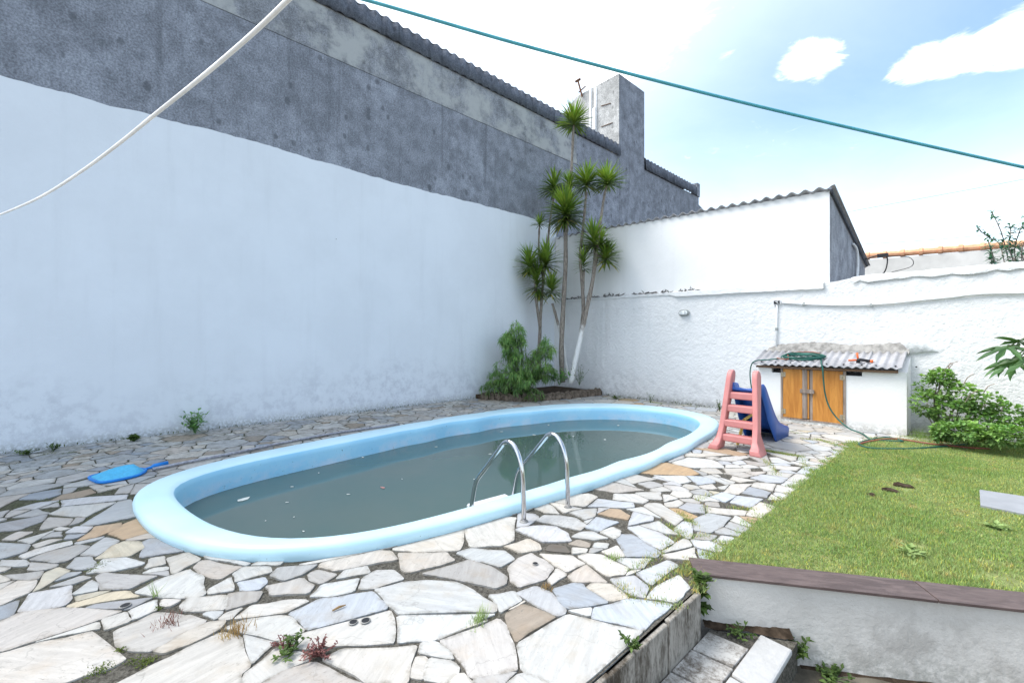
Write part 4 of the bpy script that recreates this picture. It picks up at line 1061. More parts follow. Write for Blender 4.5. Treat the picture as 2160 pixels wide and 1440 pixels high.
# ================================================================== toddler slide
sl_o = empty('toddler_slide', 'small plastic slide with salmon pink ladder and blue chute beside the pool', 'slide', (-2.33, 6.47, 0), radians(1))
prof3 = [(-.17, 0), (.10, 0), (.125, .06), (.12, .17), (.155, .30), (.33, .98), (.345, 1.06), (.325, 1.12), (.28, 1.15), (.225, 1.145), (.18, 1.10), (.155, 1.02), (.035, .38), (-.01, .26), (-.05, .17), (-.10, .10), (-.165, .075)]
for sgn in (-1, 1):
    vs = []
    n = len(prof3)
    for side in (0, 1):
        for y, z in prof3:
            narrow = np.interp(z, [0, .3, 1.15], [.245, .225, .165])
            x = narrow-.035 if side == 0 else narrow+.04+.075*max(0, 1-z/.20)**1.2
            vs.append((sgn*x, y, z))
    fs = [tuple(range(n)), tuple(range(2*n-1, n-1, -1))]+[(i, n+i, n+(i+1) % n, (i+1) % n) for i in range(n)]
    if sgn > 0: fs = [f[::-1] for f in fs]
    bevel(MB().add(vs, fs).build('side_rail', M_PINK, sl_o, True), .016, 3)
for z, y, hw, dp in ((.17, .03, .235, .11), (.375, .085, .222, .11), (.59, .14, .205, .11), (.775, .19, .19, .10)):
    s = MB().box((-hw, y-.045, z-.055), (hw, y+dp, z+.045)).build('step', M_PINK, sl_o); bevel(s, .018, 3)
    MB().box((-hw*.75, y-.01, z+.0455), (hw*.75, y+.006, z+.050)).build('grip_ridge', M_PINK, s)
cy = smooth_path([(0, .24, .87), (0, .42, .855), (0, .52, .80), (0, .70, .60), (0, .92, .36), (0, 1.15, .18), (0, 1.38, .105), (0, 1.62, .095)], 5)
ch = MB(); vs = []; m_ = 9
for i, p in enumerate(cy):
    f = i/(len(cy)-1); hw = np.interp(f, [0, .25, 1], [.165, .185, .225]); lip = np.interp(f, [0, .08, .16, .3, .85, 1], [.085, .085, .06, .12, .11, .05]); dn = np.interp(f, [0, .15, .4, 1], [.03, .10, .26, .30])
    bot = max(p.z-dn, .004)
    sec = [(-hw-.012, bot), (-hw-.02, p.z+lip-.01), (-hw-.008, p.z+lip+.01), (-hw+.022, p.z+lip), (-hw+.05, p.z+.012), (0, p.z), (hw-.05, p.z+.012), (hw-.022, p.z+lip), (hw+.008, p.z+lip+.01), (hw+.02, p.z+lip-.01), (hw+.012, bot)]
    m_ = len(sec); vs += [(x, p.y, z) for x, z in sec]
fs = [(i*m_+k, i*m_+k+1, (i+1)*m_+k+1, (i+1)*m_+k) for i in range(len(cy)-1) for k in range(m_-1)]
fs += [tuple(range((len(cy)-1)*m_, len(cy)*m_)), tuple(range(m_-1, -1, -1))]
solid(ch.add(vs, fs).build('chute', M_BLUE, sl_o, True), .012)
MB().tube([(-.02, .34, .40), (.05, .55, .48), (.06, .60, .52)], .02, 6).tube([(-.02, .34, .40), (-.10, .30, .02)], .022, 6).build('brace', M_YELLOW, sl_o)
# ================================================================== hose and sprinkler
def rf(x, t): return (x, HF-.155+(WY-HF+.12)*t, 1.108+.265*t+.028)      # a point just above the hut roof
hose = empty('garden_hose', 'dark green garden hose coiled on the hut roof and trailing over the doors', 'hose', (-2.3, HF, 0))
off = Vector((-2.3, HF, 0)); co = []
for k in range(150):
    a = k/150*2*pi*7.0; rx_ = .33+.045*sin(k*.31)+.03*cos(k*.17); ry_ = .16+.03*sin(k*.23+1)
    x, y, z = rf(-2.32+rx_*cos(a)+.03*sin(k*.11), .42+ry_*sin(a)*1.0); co.append(Vector((x, y, z+.012*(k/40)+.012*sin(k*.7)))-off)
MB().tube(smooth_path(co, 2), .0115, 7).build('coil', M_HOSE, hose, True)
run = [rf(-2.05, .5), (rf(-1.98, .3)), (-1.93, HF-.17, 1.165), (-1.90, HF-.215, 1.08), (-1.885, HF-.22, .85), (-1.86, HF-.21, .60), (-1.80, HF-.20, .38), (-1.68, HF-.23, .20), (-1.50, HF-.33, .07), (-1.30, HF-.45, .025)]
run += [gp(1838, 927, .02), gp(1868, 929, .02), gp(1905, 930, .03), gp(1870, 922, .02), gp(1830, 928, .025), gp(1812, 936, .02), gp(1835, 944, .02), gp(1885, 946, .025), gp(1950, 944, .022), gp(2040, 936, .02)]
MB().tube([p-off for p in smooth_path([Vector(p) for p in run], 7)], .0125, 7).build('trailing_run', M_HOSE, hose, True)
bk = [rf(-2.62, .35), rf(-2.85, .22), (-3.03, HF-.13, 1.17), (-3.10, HF-.17, 1.08), (-3.12, HF-.18, .85), (-3.06, HF-.2, .45), (-2.98, HF-.3, .10), (-2.80, HF-.40, .02)]
MB().tube([Vector(p)-off for p in smooth_path([Vector(p) for p in bk], 7)], .0115, 7).build('hanging_end', M_HOSE, hose, True)
rd = [Vector(rf(-2.70, .25)), Vector(rf(-2.5, .2)), Vector(rf(-2.55, .6)), Vector(rf(-2.2, .72)), Vector(rf(-2.0, .55))]
MB().tube([p+Vector((0, 0, .03))-off for p in smooth_path(rd, 7)], .010, 6).build('red_coil_turn', M_HOSE_R, hose, True)
rh = [gp(x, y, .03) for x, y in ((1815, 935), (1840, 929), (1880, 925), (1915, 928), (1960, 935), (2010, 940), (2050, 944), (2090, 946))]
tag(MB().tube(smooth_path(rh, 5), .012, 6).build('red_hose', M_HOSE_R, None, True), 'thin red-brown hose lying across the far edge of the lawn', 'hose')
p = Vector(rf(-1.43, .22)); spk = empty('sprinkler', 'small orange and black three-armed garden sprinkler on the hut roof', 'sprinkler', p)
MB().tube([(0, 0, -.005), (0, 0, .05), (.02, 0, .055), (.16, .02, .03)], [.03, .028, .028, .022], 10).build('body', M_BLACK, spk, True)
for q in ((-.02, .02, .17), (-.13, -.04, .035)): MB().tube([(0, 0, .045), q], [.014, .018], 8).build('arm', M_ORANGE, spk, True)
MB().tube([(.16, .02, .03), (.20, .025, .028)], [.024, .03], 8).build('hose_connector', M_ORANGE, spk, True)
# ================================================================== cords overhead
a, m1, c = at(-60, 478, 3.2), at(300, 262, 1.55), at(680, -75, .80)
tag(MB().tube(smooth_path([at(x, y, 1/min(1.4, max(.16, .34+.85*(x+60)/680))) for x, y in ((-900, 700), (-480, 600), (-200, 520), (-60, 474), (0, 453), (83, 417), (167, 365), (250, 304), (323, 245), (417, 170), (521, 82), (608, 0), (760, -150), (1000, -420), (1300, -900))], 5), .0050, 8).build('white_cord', M_ROPE_W, None, True), 'white cord rising from the left edge past the grey concrete', 'cord')
tag(MB().tube(smooth_path([at(-1600, -520, 1.3), at(-300, -270, 1.1), at(500, -70, 1.05), at(770, 0, 1.05), at(1100, 95, 1.08), at(1500, 200, 1.12), at(1850, 283, 1.16), at(2160, 353, 1.20), at(2600, 450, 1.28), at(4200, 800, 1.5), at(7000, 1380, 1.9)], 8), .0041, 8).build('teal_cord', M_ROPE_T, None, True), 'teal washing line slanting across the sky', 'cord')
tag(MB().tube(smooth_path([at(1770, 452, 24), at(1800, 445, 22), at(1980, 412, 21.5), at(2160, 378, 21), at(2600, 290, 20)], 5), .012, 5).build('overhead_wire', M_WIRE), 'faint upper power wire crossing the sky above the shed slope', 'wire')
tag(MB().tube(smooth_path([at(1790, 517, 22), at(1950, 507, 21), at(2060, 498, 20), at(2200, 486, 19), at(2500, 460, 19)], 5), .014, 5).build('overhead_wire', M_WIRE), 'lower power wire just above the terracotta ridge', 'wire')
# ================================================================== stepping stone, floating leaves, small litter
cs = sum(SS, Vector())/4
o = MB().prism([((p-cs).x, (p-cs).y) for p in SS[::-1]], -.02, .028).build('stepping_stone', plain('grey_slate', (.27, .28, .30), .8, .3, 0, .08, 5, .3)); o.location = (cs.x, cs.y, 0)
tag(bevel(o, .006, 2), 'flat grey rectangular stepping stone set in the lawn', 'paving slab')
def flake(px, py, s, m, name, label, group=None, z=WATER+.003, rz=None):
    p = gp(px, py, z); k = rnd.randint(5, 7); pts = [(cos(2*pi*i/k)*s*U(.55, 1), sin(2*pi*i/k)*s*U(.3, .55)) for i in range(k)]
    o = MB().prism(pts, 0, .003).build(name, m); o.location = p; o.rotation_euler = (0, 0, U(0, 3) if rz is None else rz); return tag(o, label, 'leaf', group)
M_PETAL = plain('pale_petal', (.62, .64, .60), .6); M_PINKP = plain('pink_petal', (.42, .22, .20), .6)
flake(512, 1053, .10, M_PETAL, 'floating_leaf', 'largest pale leaf floating on the green pool water')
flake(808, 1028, .055, M_PINKP, 'floating_leaf', 'pinkish leaf floating on the green pool water')
for x, y, s in ((616, 1026, .035), (605, 1059, .03), (735, 1042, .03), (765, 964, .05), (920, 942, .045), (1058, 910, .05), (1127, 917, .06), (1157, 896, .05), (1304, 897, .06), (1276, 927, .06), (1034, 957, .05), (672, 997, .03), (620, 1090, .02), (640, 1120, .025), (560, 1098, .018), (848, 1010, .02), (1000, 1010, .02), (1209, 920, .05)):
    flake(x, y, s*.75, M_PETAL, 'floating_petal', 'tiny pale petal floating on the green pool water', 'petals floating on the pool')
p0, p1 = gp(701, 1287, .012), gp(729, 1275, .014)
tag(MB().tube([p0, (p0+p1)/2+Vector((0, 0, .004)), p1], [.004, .007, .003], 6).build('dry_twig', M_DRY, None, False, True), 'short orange-brown twig lying on a white paving stone', 'twig')
for x, y, r, lab in ((771, 1308, .028, 'right of two dark drain holes in the big white stone'), (745, 1311, .026, 'left of two dark drain holes in the big white stone'), (264, 1276, .030, 'dark drain hole in a blue-grey stone at lower left'), (1129, 1188, .022, 'small drain hole ringed in white in the pinkish stone')):
    h = empty('drain_hole', lab, 'drain', gp(x, y, .0075))
    MB().tube([(0, 0, 0), (0, 0, .0022)], [r, r*.97], 20).build('rim', M_CEMENT, h); MB().tube([(0, 0, .0024), (0, 0, .0030)], [r*.78, r*.76], 20).build('hole', M_BLACK, h)
# ================================================================== plants
def tintv(a, b): k = U(a, b); return (k*U(.9, 1.1), k, k*U(.8, 1.1), 1)
def strap(mb, p, d, L, W, bend, col):
    """long narrow leaf, bending over"""
    d = d.normalized(); sd = d.cross(Vector((0, 0, 1)))
    if sd.length < .05: sd = Vector((U(-1, 1), U(-1, 1), 0))
    sd.normalize(); vs = []; q = p.copy(); dd = d.copy()
    for i, wk in enumerate((.55, 1.0, .8, .05)):
        vs += [q-sd*W*wk*.5, q+sd*W*wk*.5]
        q = q+dd*(L/3); dd = (dd-Vector((0, 0, bend*.35))).normalized()
    mb.add(vs, [(0, 1, 3, 2), (2, 3, 5, 4), (4, 5, 7, 6)], col)
def head(c, R, n=110, stem=.22, axis=None, low=-.55):
    mb = MB(); ax = (axis or Vector((U(-.12, .12), U(-.12, .12), 1))).normalized()
    for i in range(n):
        e = U(low, 1.0); e = e if e > 0 else e*U(.4, 1); a = U(0, 2*pi); h = math.sqrt(max(0, 1-min(1, abs(e))**2))
        d = Vector((cos(a)*h, sin(a)*h, e)); d = d+ax*.15
        p = c+ax*(stem*(e*.5-.1))
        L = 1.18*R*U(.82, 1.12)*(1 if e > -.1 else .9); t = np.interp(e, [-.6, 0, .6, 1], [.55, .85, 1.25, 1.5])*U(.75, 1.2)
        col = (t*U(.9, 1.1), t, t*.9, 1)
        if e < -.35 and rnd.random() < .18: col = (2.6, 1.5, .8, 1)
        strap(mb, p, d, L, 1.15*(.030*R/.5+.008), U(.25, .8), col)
    return mb
def drac(label, base, stems, heads, white=False):
    b0 = Vector(base); t = empty('dracaena_tree', label, 'tree', b0, 0, 'spiky dracaena trees in the corner planter')
    for path, r0, r1 in stems:
        P = smooth_path(path, 5); k = len(P)
        MB().tube([p-b0 for p in P], [r0+(r1-r0)*i/(k-1)+.004*sin(i*1.7) for i in range(k)], 8).build('trunk', M_BARKW if white else M_BARK, t, True)
    for c, R, n, st, low in heads: 
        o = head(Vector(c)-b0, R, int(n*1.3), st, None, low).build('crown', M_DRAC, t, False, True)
    return t
D1 = 11.9
drac('tallest dracaena, straight bare trunk with a heavy crown and a thin stem above', at(1187, 806, D1),
     [([at(1187, 806, D1), at(1184, 740, D1), at(1188, 650, D1), at(1193, 560, D1), at(1193, 490, D1)], .075, .055),
      ([at(1193, 500, D1), at(1202, 420, D1+.1), at(1207, 330, D1+.15), at(1210, 262, D1+.2)], .045, .032)],
     [(at(1193, 452, D1), .62, 260, .45, -.75), (at(1210, 262, D1+.2), .52, 120, .2, -.35)])
D2 = 11.6
drac('whitewashed dracaena leaning right with a cluster of crowns at mid height', at(1203, 808, D2),
     [([at(1203, 808, D2), at(1218, 740, D2), at(1238, 650, D2), at(1252, 580, D2), at(1256, 520, D2)], .075, .045),
      ([at(1252, 580, D2), at(1262, 540, D2), at(1276, 548, D2)], .04, .03),
      ([at(1254, 570, D2), at(1263, 500, D2-.1), at(1272, 430, D2-.1), at(1279, 392, D2-.1)], .04, .03)],
     [(at(1252, 512, D2), .50, 150, .4, -.5), (at(1278, 545, D2), .46, 130, .25, -.7), (at(1268, 520, D2), .42, 110, .3, -.5), (at(1281, 388, D2-.1), .50, 130, .2, -.45)], True)
D3 = 11.75
drac('whitewashed dracaena with slender upright stem and a single high crown', at(1206, 806, D3),
     [([at(1206, 806, D3), at(1220, 730, D3), at(1230, 660, D3), at(1228, 600, D3), at(1224, 540, D3), at(1230, 480, D3), at(1237, 405, D3)], .06, .032),
      ([at(1230, 615, D3), at(1232, 570, D3)], .035, .025)],
     [(at(1237, 388, D3), .50, 130, .25, -.5), (at(1232, 560, D3), .34, 90, .7, -.3), (at(1201, 392, D3+.2), .34, 70, .2, -.3)], True)
D4 = 12.35
drac('dracaena by the tall wall with a dense lower mass of green crowns', at(1140, 800, D4),
     [([at(1140, 800, D4), at(1137, 740, D4), at(1139, 690, D4), at(1132, 640, D4), at(1128, 580, D4)], .06, .035),
      ([at(1139, 695, D4), at(1142, 640, D4), at(1148, 570, D4)], .045, .035),
      ([at(1148, 600, D4+.1), at(1137, 530, D4+.2), at(1138, 475, D4+.2)], .035, .025),
      ([at(1150, 560, D4+.1), at(1160, 470, D4+.3), at(1170, 405, D4+.3)], .035, .028)],
     [(at(1117, 562, D4), .50, 150, .4, -.6), (at(1152, 555, D4), .54, 160, .4, -.6), (at(1133, 600, D4), .52, 150, .6, -.75), (at(1138, 474, D4+.2), .28, 70, .15, -.3), (at(1168, 398, D4+.3), .50, 120, .3, -.5)])
D5 = 12.1
drac('thin whitewashed dracaena leaning left behind the straight trunk', at(1198, 800, D5),
     [([at(1198, 800, D5), at(1188, 730, D5), at(1175, 675, D5), at(1165, 640, D5)], .05, .035)], [(at(1163, 612, D5), .44, 120, .35, -.75)], True)

def foliage(name, blobs, n, L, W, m, parent, droop=.3, off=Vector(), up=.35, cl=3):
    mb = MB()
    for _ in range(n):
        c, r = rnd.choice(blobs); c = Vector(c)
        d = Vector((rnd.gauss(0, 1), rnd.gauss(0, 1), rnd.gauss(0, 1))).normalized(); k = U(.35, 1.0)**.5
        p = c+Vector((d.x*r[0], d.y*r[1], d.z*r[2]))*k
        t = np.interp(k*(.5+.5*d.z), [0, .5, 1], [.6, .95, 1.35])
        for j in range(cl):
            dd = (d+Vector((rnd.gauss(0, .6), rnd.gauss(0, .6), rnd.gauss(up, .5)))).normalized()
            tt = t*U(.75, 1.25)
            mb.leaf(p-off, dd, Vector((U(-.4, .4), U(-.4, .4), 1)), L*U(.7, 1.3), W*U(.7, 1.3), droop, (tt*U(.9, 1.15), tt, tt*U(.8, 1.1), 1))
    return mb.build(name, m, parent, False, True)
def stems(name, base, tips, r, m, parent, off):
    mb = MB()
    for t_ in tips:
        t_ = Vector(t_); b = Vector(base); mid = (b+t_)/2+Vector((U(-.06, .06), U(-.06, .06), U(0, .1)))
        mb.tube([q-off for q in smooth_path([b, mid, t_], 3)], [r, r*.9, r*.8, r*.7, r*.6, r*.5, r*.4], 5)
    return mb.build(name, m, parent, True)
# feathery bush in the corner
BD = 11.4
b0 = gp(1085, 836); bush = empty('corner_bush', 'feathery light green bush spilling over the planter edge by the tall wall', 'bush', b0)
bl = [(at(1090, 770, BD), (.62, .62, .45)), (at(1060, 800, BD-.1), (.48, .48, .35)), (at(1125, 765, BD-.1), (.5, .5, .4)), (at(1085, 730, BD), (.32, .32, .35)), (at(1090, 700, BD), (.16, .16, .25)), (at(1120, 820, BD-.5), (.32, .32, .30)),
      (at(1150, 735, BD), (.16, .16, .25)), (at(1070, 715, BD), (.12, .12, .18)), (at(1150, 780, BD-.1), (.25, .25, .25)), (at(1045, 812, BD-.1), (.30, .3, .22)), (at(1095, 800, BD-.3), (.5, .5, .3))]
lv = MB(); stm = MB()
for i in range(190):
    c, rr = rnd.choice(bl); c = Vector(c); d = Vector((rnd.gauss(0, 1), rnd.gauss(0, 1), rnd.gauss(.25, .9))).normalized()
    tip = c+Vector((d.x*rr[0], d.y*rr[1], d.z*rr[2]))*U(.6, 1.12); tip.z = max(tip.z, .06)
    root = b0+Vector((U(-.25, .25), U(0, .4), .05)); mid = root*.45+tip*.55+Vector((U(-.08, .08), U(-.08, .08), .14))
    P = smooth_path([root, mid, tip, tip+Vector((d.x*.10, d.y*.10, -.07))], 5); stm.tube([q-b0 for q in P], [.008*(1-.8*k/len(P)) for k in range(len(P))], 4)
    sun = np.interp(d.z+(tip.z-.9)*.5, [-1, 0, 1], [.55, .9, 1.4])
    for k in range(5, len(P)):
        ax = (P[k]-P[k-1]).normalized()
        for m2 in range(5):
            dd = (ax*.6+Vector((rnd.gauss(0, .7), rnd.gauss(0, .7), rnd.gauss(.0, .5)))); tt = sun*U(.7, 1.3)
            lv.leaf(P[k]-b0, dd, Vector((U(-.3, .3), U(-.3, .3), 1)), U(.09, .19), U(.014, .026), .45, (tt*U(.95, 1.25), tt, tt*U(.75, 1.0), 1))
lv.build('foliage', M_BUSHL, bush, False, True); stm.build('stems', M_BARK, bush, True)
# planter: rough kerb of rocks and soil
kl = [gp(x, y) for x, y in ((1016, 842), (1045, 842), (1080, 846), (1120, 846), (1160, 843), (1200, 840), (1235, 836), (1266, 833))]
pk = empty('planter_kerb', 'rough mossy kerb of stones round the corner planter', 'kerb', kl[3])
for i in range(len(kl)-1):
    a, b_ = kl[i], kl[i+1]; k = 2
    for j in range(k):
        q = a+(b_-a)*((j+.5)/k); bm = bmesh.new(); bmesh.ops.create_icosphere(bm, subdivisions=2, radius=1)
        L = (b_-a).length/k*.56
        for v in bm.verts:
            s = 1+.22*sin(v.co.x*5+i+j)+.16*sin(v.co.y*7+2*i)+U(-.06, .06)
            v.co = Vector((max(-.8, min(.8, v.co.x))*L*1.15*s, max(-.75, min(.75, v.co.y))*.13*s, max(-.7, min(.72, v.co.z))*.16*s+.07))
        me = bpy.data.meshes.new('rock'); bm.to_mesh(me); bm.free(); me.materials.append(M_ROCK)
        o = bpy.data.objects.new('rock', me); COL.objects.link(o); o.parent = pk; o.location = q-kl[3]; o.rotation_euler = (0, 0, math.atan2((b_-a).y, (b_-a).x)+U(-.1, .1))
so_ = MB().prism([(p.x, p.y) for p in kl]+[(kl[-1].x, WY-.01), (WX+.01, WY-.01), (WX+.01, kl[0].y)], -.02, .11)
struct(so_.build('planter_soil', M_SOIL))
# creeping plants in the planter
def weed(px, py, h, w_, n, m, label, L=.06, W=.025, z=0.0, grp=None, dep=None, name='weed_plant', cat='weed'):
    b = gp(px, py, z) if dep is None else at(px, py, dep); t = empty(name, label, cat, b, 0, grp)
    mb = MB(); st = MB()
    for i in range(n):
        a = U(0, 2*pi); q = Vector((cos(a)*w_*U(.2, 1), sin(a)*w_*U(.2, 1), h*U(.45, 1))); st.tube([(0, 0, 0), q*.5+Vector((0, 0, h*.08)), q], [.0035, .003, .002], 4)
        for k in range(6):
            f = U(.3, 1.05); p = q*f; d = Vector((U(-1, 1), U(-1, 1), U(-.1, .8))); tt = U(.7, 1.3); mb.leaf(p, d, Vector((0, 0, 1)), L*U(.6, 1.2), W*U(.7, 1.2), .2, (tt, tt, tt, 1))
    st.build('stem', m, t, False, True); mb.build('foliage', m, t, False, True); return t
weed(1180, 812, .55, .35, 16, M_BUSHL, 'dark leafy plant at the foot of the straight dracaena trunk', .16, .07, 0, None, 11.5, 'leafy_plant', 'plant')
weed(1222, 812, .6, .25, 12, M_WEED, 'thin weedy sprigs beside the whitewashed trunks in the planter', .09, .03, 0, None, 11.2)
weed(412, 914, .42, .24, 22, M_BUSHL, 'leafy dark green weed growing at the foot of the tall white wall', .12, .050)
weed(283, 931, .11, .10, 10, M_WEED, 'small round-leaved weed at the base of the tall white wall', .075, .06)
weed(60, 958, .07, .16, 10, M_WEED, 'low weed at the wall base near the left edge', .07, .03)
weed(112, 951, .10, .12, 9, M_WEED, 'dark grassy weed at the wall base left of the skimmer net', .09, .018)
weed(1518, 868, .30, .08, 8, M_WEED, 'upright weed against the back wall behind the slide', .05, .03)
weed(1372, 850, .28, .14, 8, M_WEED, 'wispy weed with bare stalks below the oval wall lamp', .05, .014)
weed(1300, 842, .10, .16, 8, M_WEED, 'broad-leaved weed just right of the planter', .11, .04)
weed(612, 1378, .055, .11, 12, M_WEED, 'bright green creeping weed in a joint among the white front stones', .035, .017)
weed(598, 1365, .045, .07, 9, M_REDWEED, 'small reddish weed left of the green creeping weed', .022, .010)
weed(676, 1382, .060, .10, 26, M_REDWEED, 'purplish red sprawling weed in a front paving joint', .026, .011)
weed(1448, 1395, .09, .06, 8, M_WEED, 'pale weed hanging from the top of the deck edge slabs', .03, .018) if False else weed(1332, 1368, .07, .07, 8, M_WEED, 'pale weed growing from the top of the deck edge slabs', .035, .018)
for i, (x, y, z, h, w_) in enumerate(((1473, 1228, .0, .07, .06), (1478, 1262, -.1, .06, .06), (1480, 1290, -.2, .06, .05))):
    weed(x, y, h, w_, 9, M_WEED, ('topmost', 'middle', 'lowest')[i]+' of the leafy weeds in the corner between deck and retaining wall', .06, .042, z)
weed(1690, 1385, .10, .08, 12, M_WEED, 'bright weed at the corner of the white step', .05, .028, -.42)
weed(1760, 1432, .05, .14, 14, M_WEED, 'low weed cluster on the earth below the step', .045, .025, LOW)
weed(1560, 1338, .04, .10, 12, M_WEED, 'green weed along the foot of the retaining wall on the step', .035, .018, ST)
weed(1350, 1428, .05, .05, 8, M_WEED, 'small weed where deck slabs meet the step', .04, .015, ST)
weed(1915, 1168, .03, .10, 8, M_GRASS, 'broad flat-leaved weed in the middle of the lawn', .09, .035)
weed(2100, 1115, .03, .08, 7, M_GRASS, 'flat-leaved weed near the stepping stone', .08, .03)
# tufts of grass in the joints
def tuft(px, py, n, h, m, label, spread=.03, z=0.0):
    b = gp(px, py, z); r = np.random.default_rng(int(px*7+py)); P = np.c_[r.normal(0, spread, n), r.normal(0, spread, n), np.zeros(n)]
    o = blades(P, r.uniform(h*.4, h, n), .0042, lambda r, n: np.ones((n, 3))*r.uniform(.7, 1.4, n)[:, None], 'grass_tuft', m, None, .75, int(px)); o.location = b
    return tag(o, label, 'grass tuft')
tuft(1012, 1306, 90, .085, M_GRASS, 'bright green grass tuft in a joint between large white stones', .022)
tuft(1001, 1319, 40, .035, M_GRASS, 'tiny grass tuft just left of the bright one')
tuft(327, 1258, 14, .15, M_GRASS, 'few upright grass blades in a joint at left', .008)
tuft(497, 1333, 120, .075, M_DRY, 'dry straw-coloured grass tuft on the front stones', .035)
tuft(352, 1312, 90, .05, M_REDWEED, 'dry reddish tuft lying on a pale stone at lower left', .035)
tuft(1155, 1240, 60, .04, M_DRY, 'small brownish tuft near the ringed drain stone', .02)
tuft(1295, 1178, 70, .055, M_GRASS, 'grass tuft between pale stones right of the pool ladder', .025)
jl = [((1440, 1120), (1392, 1165), 150), ((1392, 1165), (1330, 1205), 190), ((1434, 1196), (1370, 1240), 190), ((1300, 1228), (1338, 1262), 120), ((1470, 1055), (1500, 1042), 110), ((1430, 1078), (1470, 1110), 260), ((1485, 1065), (1492, 1085), 70),
      ((1405, 1105), (1450, 1135), 170), ((1450, 1135), (1500, 1128), 120), ((1610, 950), (1680, 962), 1500), ((1612, 968), (1640, 1002), 300), ((1690, 960), (1700, 990), 260), ((1360, 1262), (1440, 1278), 120), ((1445, 1210), (1462, 1180), 260), ((1468, 1245), (1478, 1205), 240), ((1540, 1070), (1590, 1075), 120), ((1720, 925), (1800, 950), 600), ((1690, 925), (1790, 935), 260), ((1640, 905), (1690, 915), 120),
      ((1270, 838), (1400, 850), 420), ((1400, 850), (1500, 862), 220), ((1370, 848), (1395, 852), 260)]
J = []; r_ = np.random.default_rng(11)
for a, b_, n in jl:
    A, B = gp(*a), gp(*b_); t_ = r_.random(int(n*1.6))
    for t in t_: J.append((A.x+(B.x-A.x)*t+r_.normal(0, .028), A.y+(B.y-A.y)*t+r_.normal(0, .028), -.008))
J = np.array(J)
def joint_col(r, n):
    k = r.uniform(.6, 1.3, n)[:, None]*np.ones((n, 3)); d = r.random(n) < .35; k[d] *= np.array([1.9, 1.2, 1.0]); return k
stuff(blades(J, r_.uniform(.012, .042, len(J)), .0055, joint_col, 'joint_grass', M_GRASS, None, .8, 9), 'green and dry grass growing in the paving joints near the lawn', 'grass')
# moss cushions and wall-foot growth
ms = MB()
def moss(px, py, n, sp, z=-.006, size=.007):
    sp *= .6
    b = gp(px, py, z)
    for _ in range(n):
        p = b+Vector((rnd.gauss(0, sp), rnd.gauss(0, sp), U(0, .010))); k = U(.6, 1.3)
        ms.leaf(p, Vector((U(-1, 1), U(-1, 1), U(.2, 1.2))), Vector((0, 0, 1)), size*U(.7, 1.6), size*U(.5, 1), 0, (k, k, k*.8, 1))
for x, y, n, sp in ((205, 1418, 170, .035), (222, 1408, 120, .03), (300, 1402, 130, .03), (318, 1394, 90, .025), (280, 1396, 90, .03), (255, 1372, 80, .025), (205, 1192, 120, .05), (335, 1285, 70, .02), (190, 1205, 60, .03), (100, 958, 160, .10), (150, 955, 160, .10), (20, 980, 100, .10), (95, 996, 60, .04), (160, 995, 60, .05), (90, 1055, 70, .04), (125, 1060, 50, .03)): moss(x, y, n, sp)
for _ in range(420):
    y = U(-2.0, 7.2); p = Vector((WX+abs(rnd.gauss(0, .05))+.01, y, U(0, .02))); k = U(.4, 1)
    ms.leaf(p, Vector((U(0, 1), U(-1, 1), U(.2, 1.2))), Vector((0, 0, 1)), U(.02, .07), U(.006, .02), .1, (k, k, k*.8, 1))
for _ in range(260):
    x = U(-7.2, -3.1); p = Vector((x, WY-abs(rnd.gauss(0, .06))-.01, U(0, .02))); k = U(.5, 1.1)
    ms.leaf(p, Vector((U(-1, 1), U(-1, 0), U(.2, 1.2))), Vector((0, 0, 1)), U(.03, .09), U(.008, .02), .1, (k, k*.9, k*.6, 1))
stuff(ms.build('moss_growth', M_MOSS, None, False, True), 'green moss in the joints and along the foot of the walls', 'moss')
# mint-like shrubs by the hut
def shrub(label, blobs, n, L, W, base, m=M_SHRUB, dry=6):
    b0 = Vector(base); t = empty('garden_shrub', label, 'shrub', b0, 0, 'leafy shrubs along the back wall')
    foliage('foliage', blobs, n, L, W, m, t, .25, b0, .35, 3)
    stems('stems', b0, [c for c, r in blobs for _ in range(3)], .010, M_BARK, t, b0)
    sp = MB()
    for _ in range(dry):
        c, r = rnd.choice(blobs); p = Vector(c)-b0+Vector((U(-.6, .6)*r[0], U(-.4, .4)*r[1], r[2]*.85)); q = p+Vector((U(.02, .16), U(-.05, .05), U(.12, .2)))
        MB().tube(smooth_path([p, (p+q)/2+Vector((-.01, 0, .03)), q], 3), .006, 4).build('seed_spike', M_OLDWOOD, t)
    return t
def sp_(px, py, Y, r): return (onY(px, py, Y), r)
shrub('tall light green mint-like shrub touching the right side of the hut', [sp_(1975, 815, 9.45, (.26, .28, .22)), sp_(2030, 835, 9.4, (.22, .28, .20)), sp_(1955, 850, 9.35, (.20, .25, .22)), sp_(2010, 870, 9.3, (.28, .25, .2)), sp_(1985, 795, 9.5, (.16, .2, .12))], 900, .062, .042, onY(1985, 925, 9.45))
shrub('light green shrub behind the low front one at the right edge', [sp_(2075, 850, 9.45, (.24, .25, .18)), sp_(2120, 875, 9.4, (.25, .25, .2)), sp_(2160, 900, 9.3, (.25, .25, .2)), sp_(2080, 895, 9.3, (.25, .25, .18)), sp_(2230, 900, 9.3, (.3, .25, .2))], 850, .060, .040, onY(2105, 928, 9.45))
shrub('low rounded bright green shrub in front, bordering the lawn', [sp_(2000, 908, 8.95, (.17, .2, .13)), sp_(2040, 912, 8.9, (.18, .2, .15)), sp_(2085, 915, 8.9, (.2, .2, .15)), sp_(2130, 918, 8.9, (.2, .2, .13)), sp_(1985, 915, 9.0, (.1, .15, .09))], 620, .062, .046, gp(2050, 936), M_SHRUB, 0)
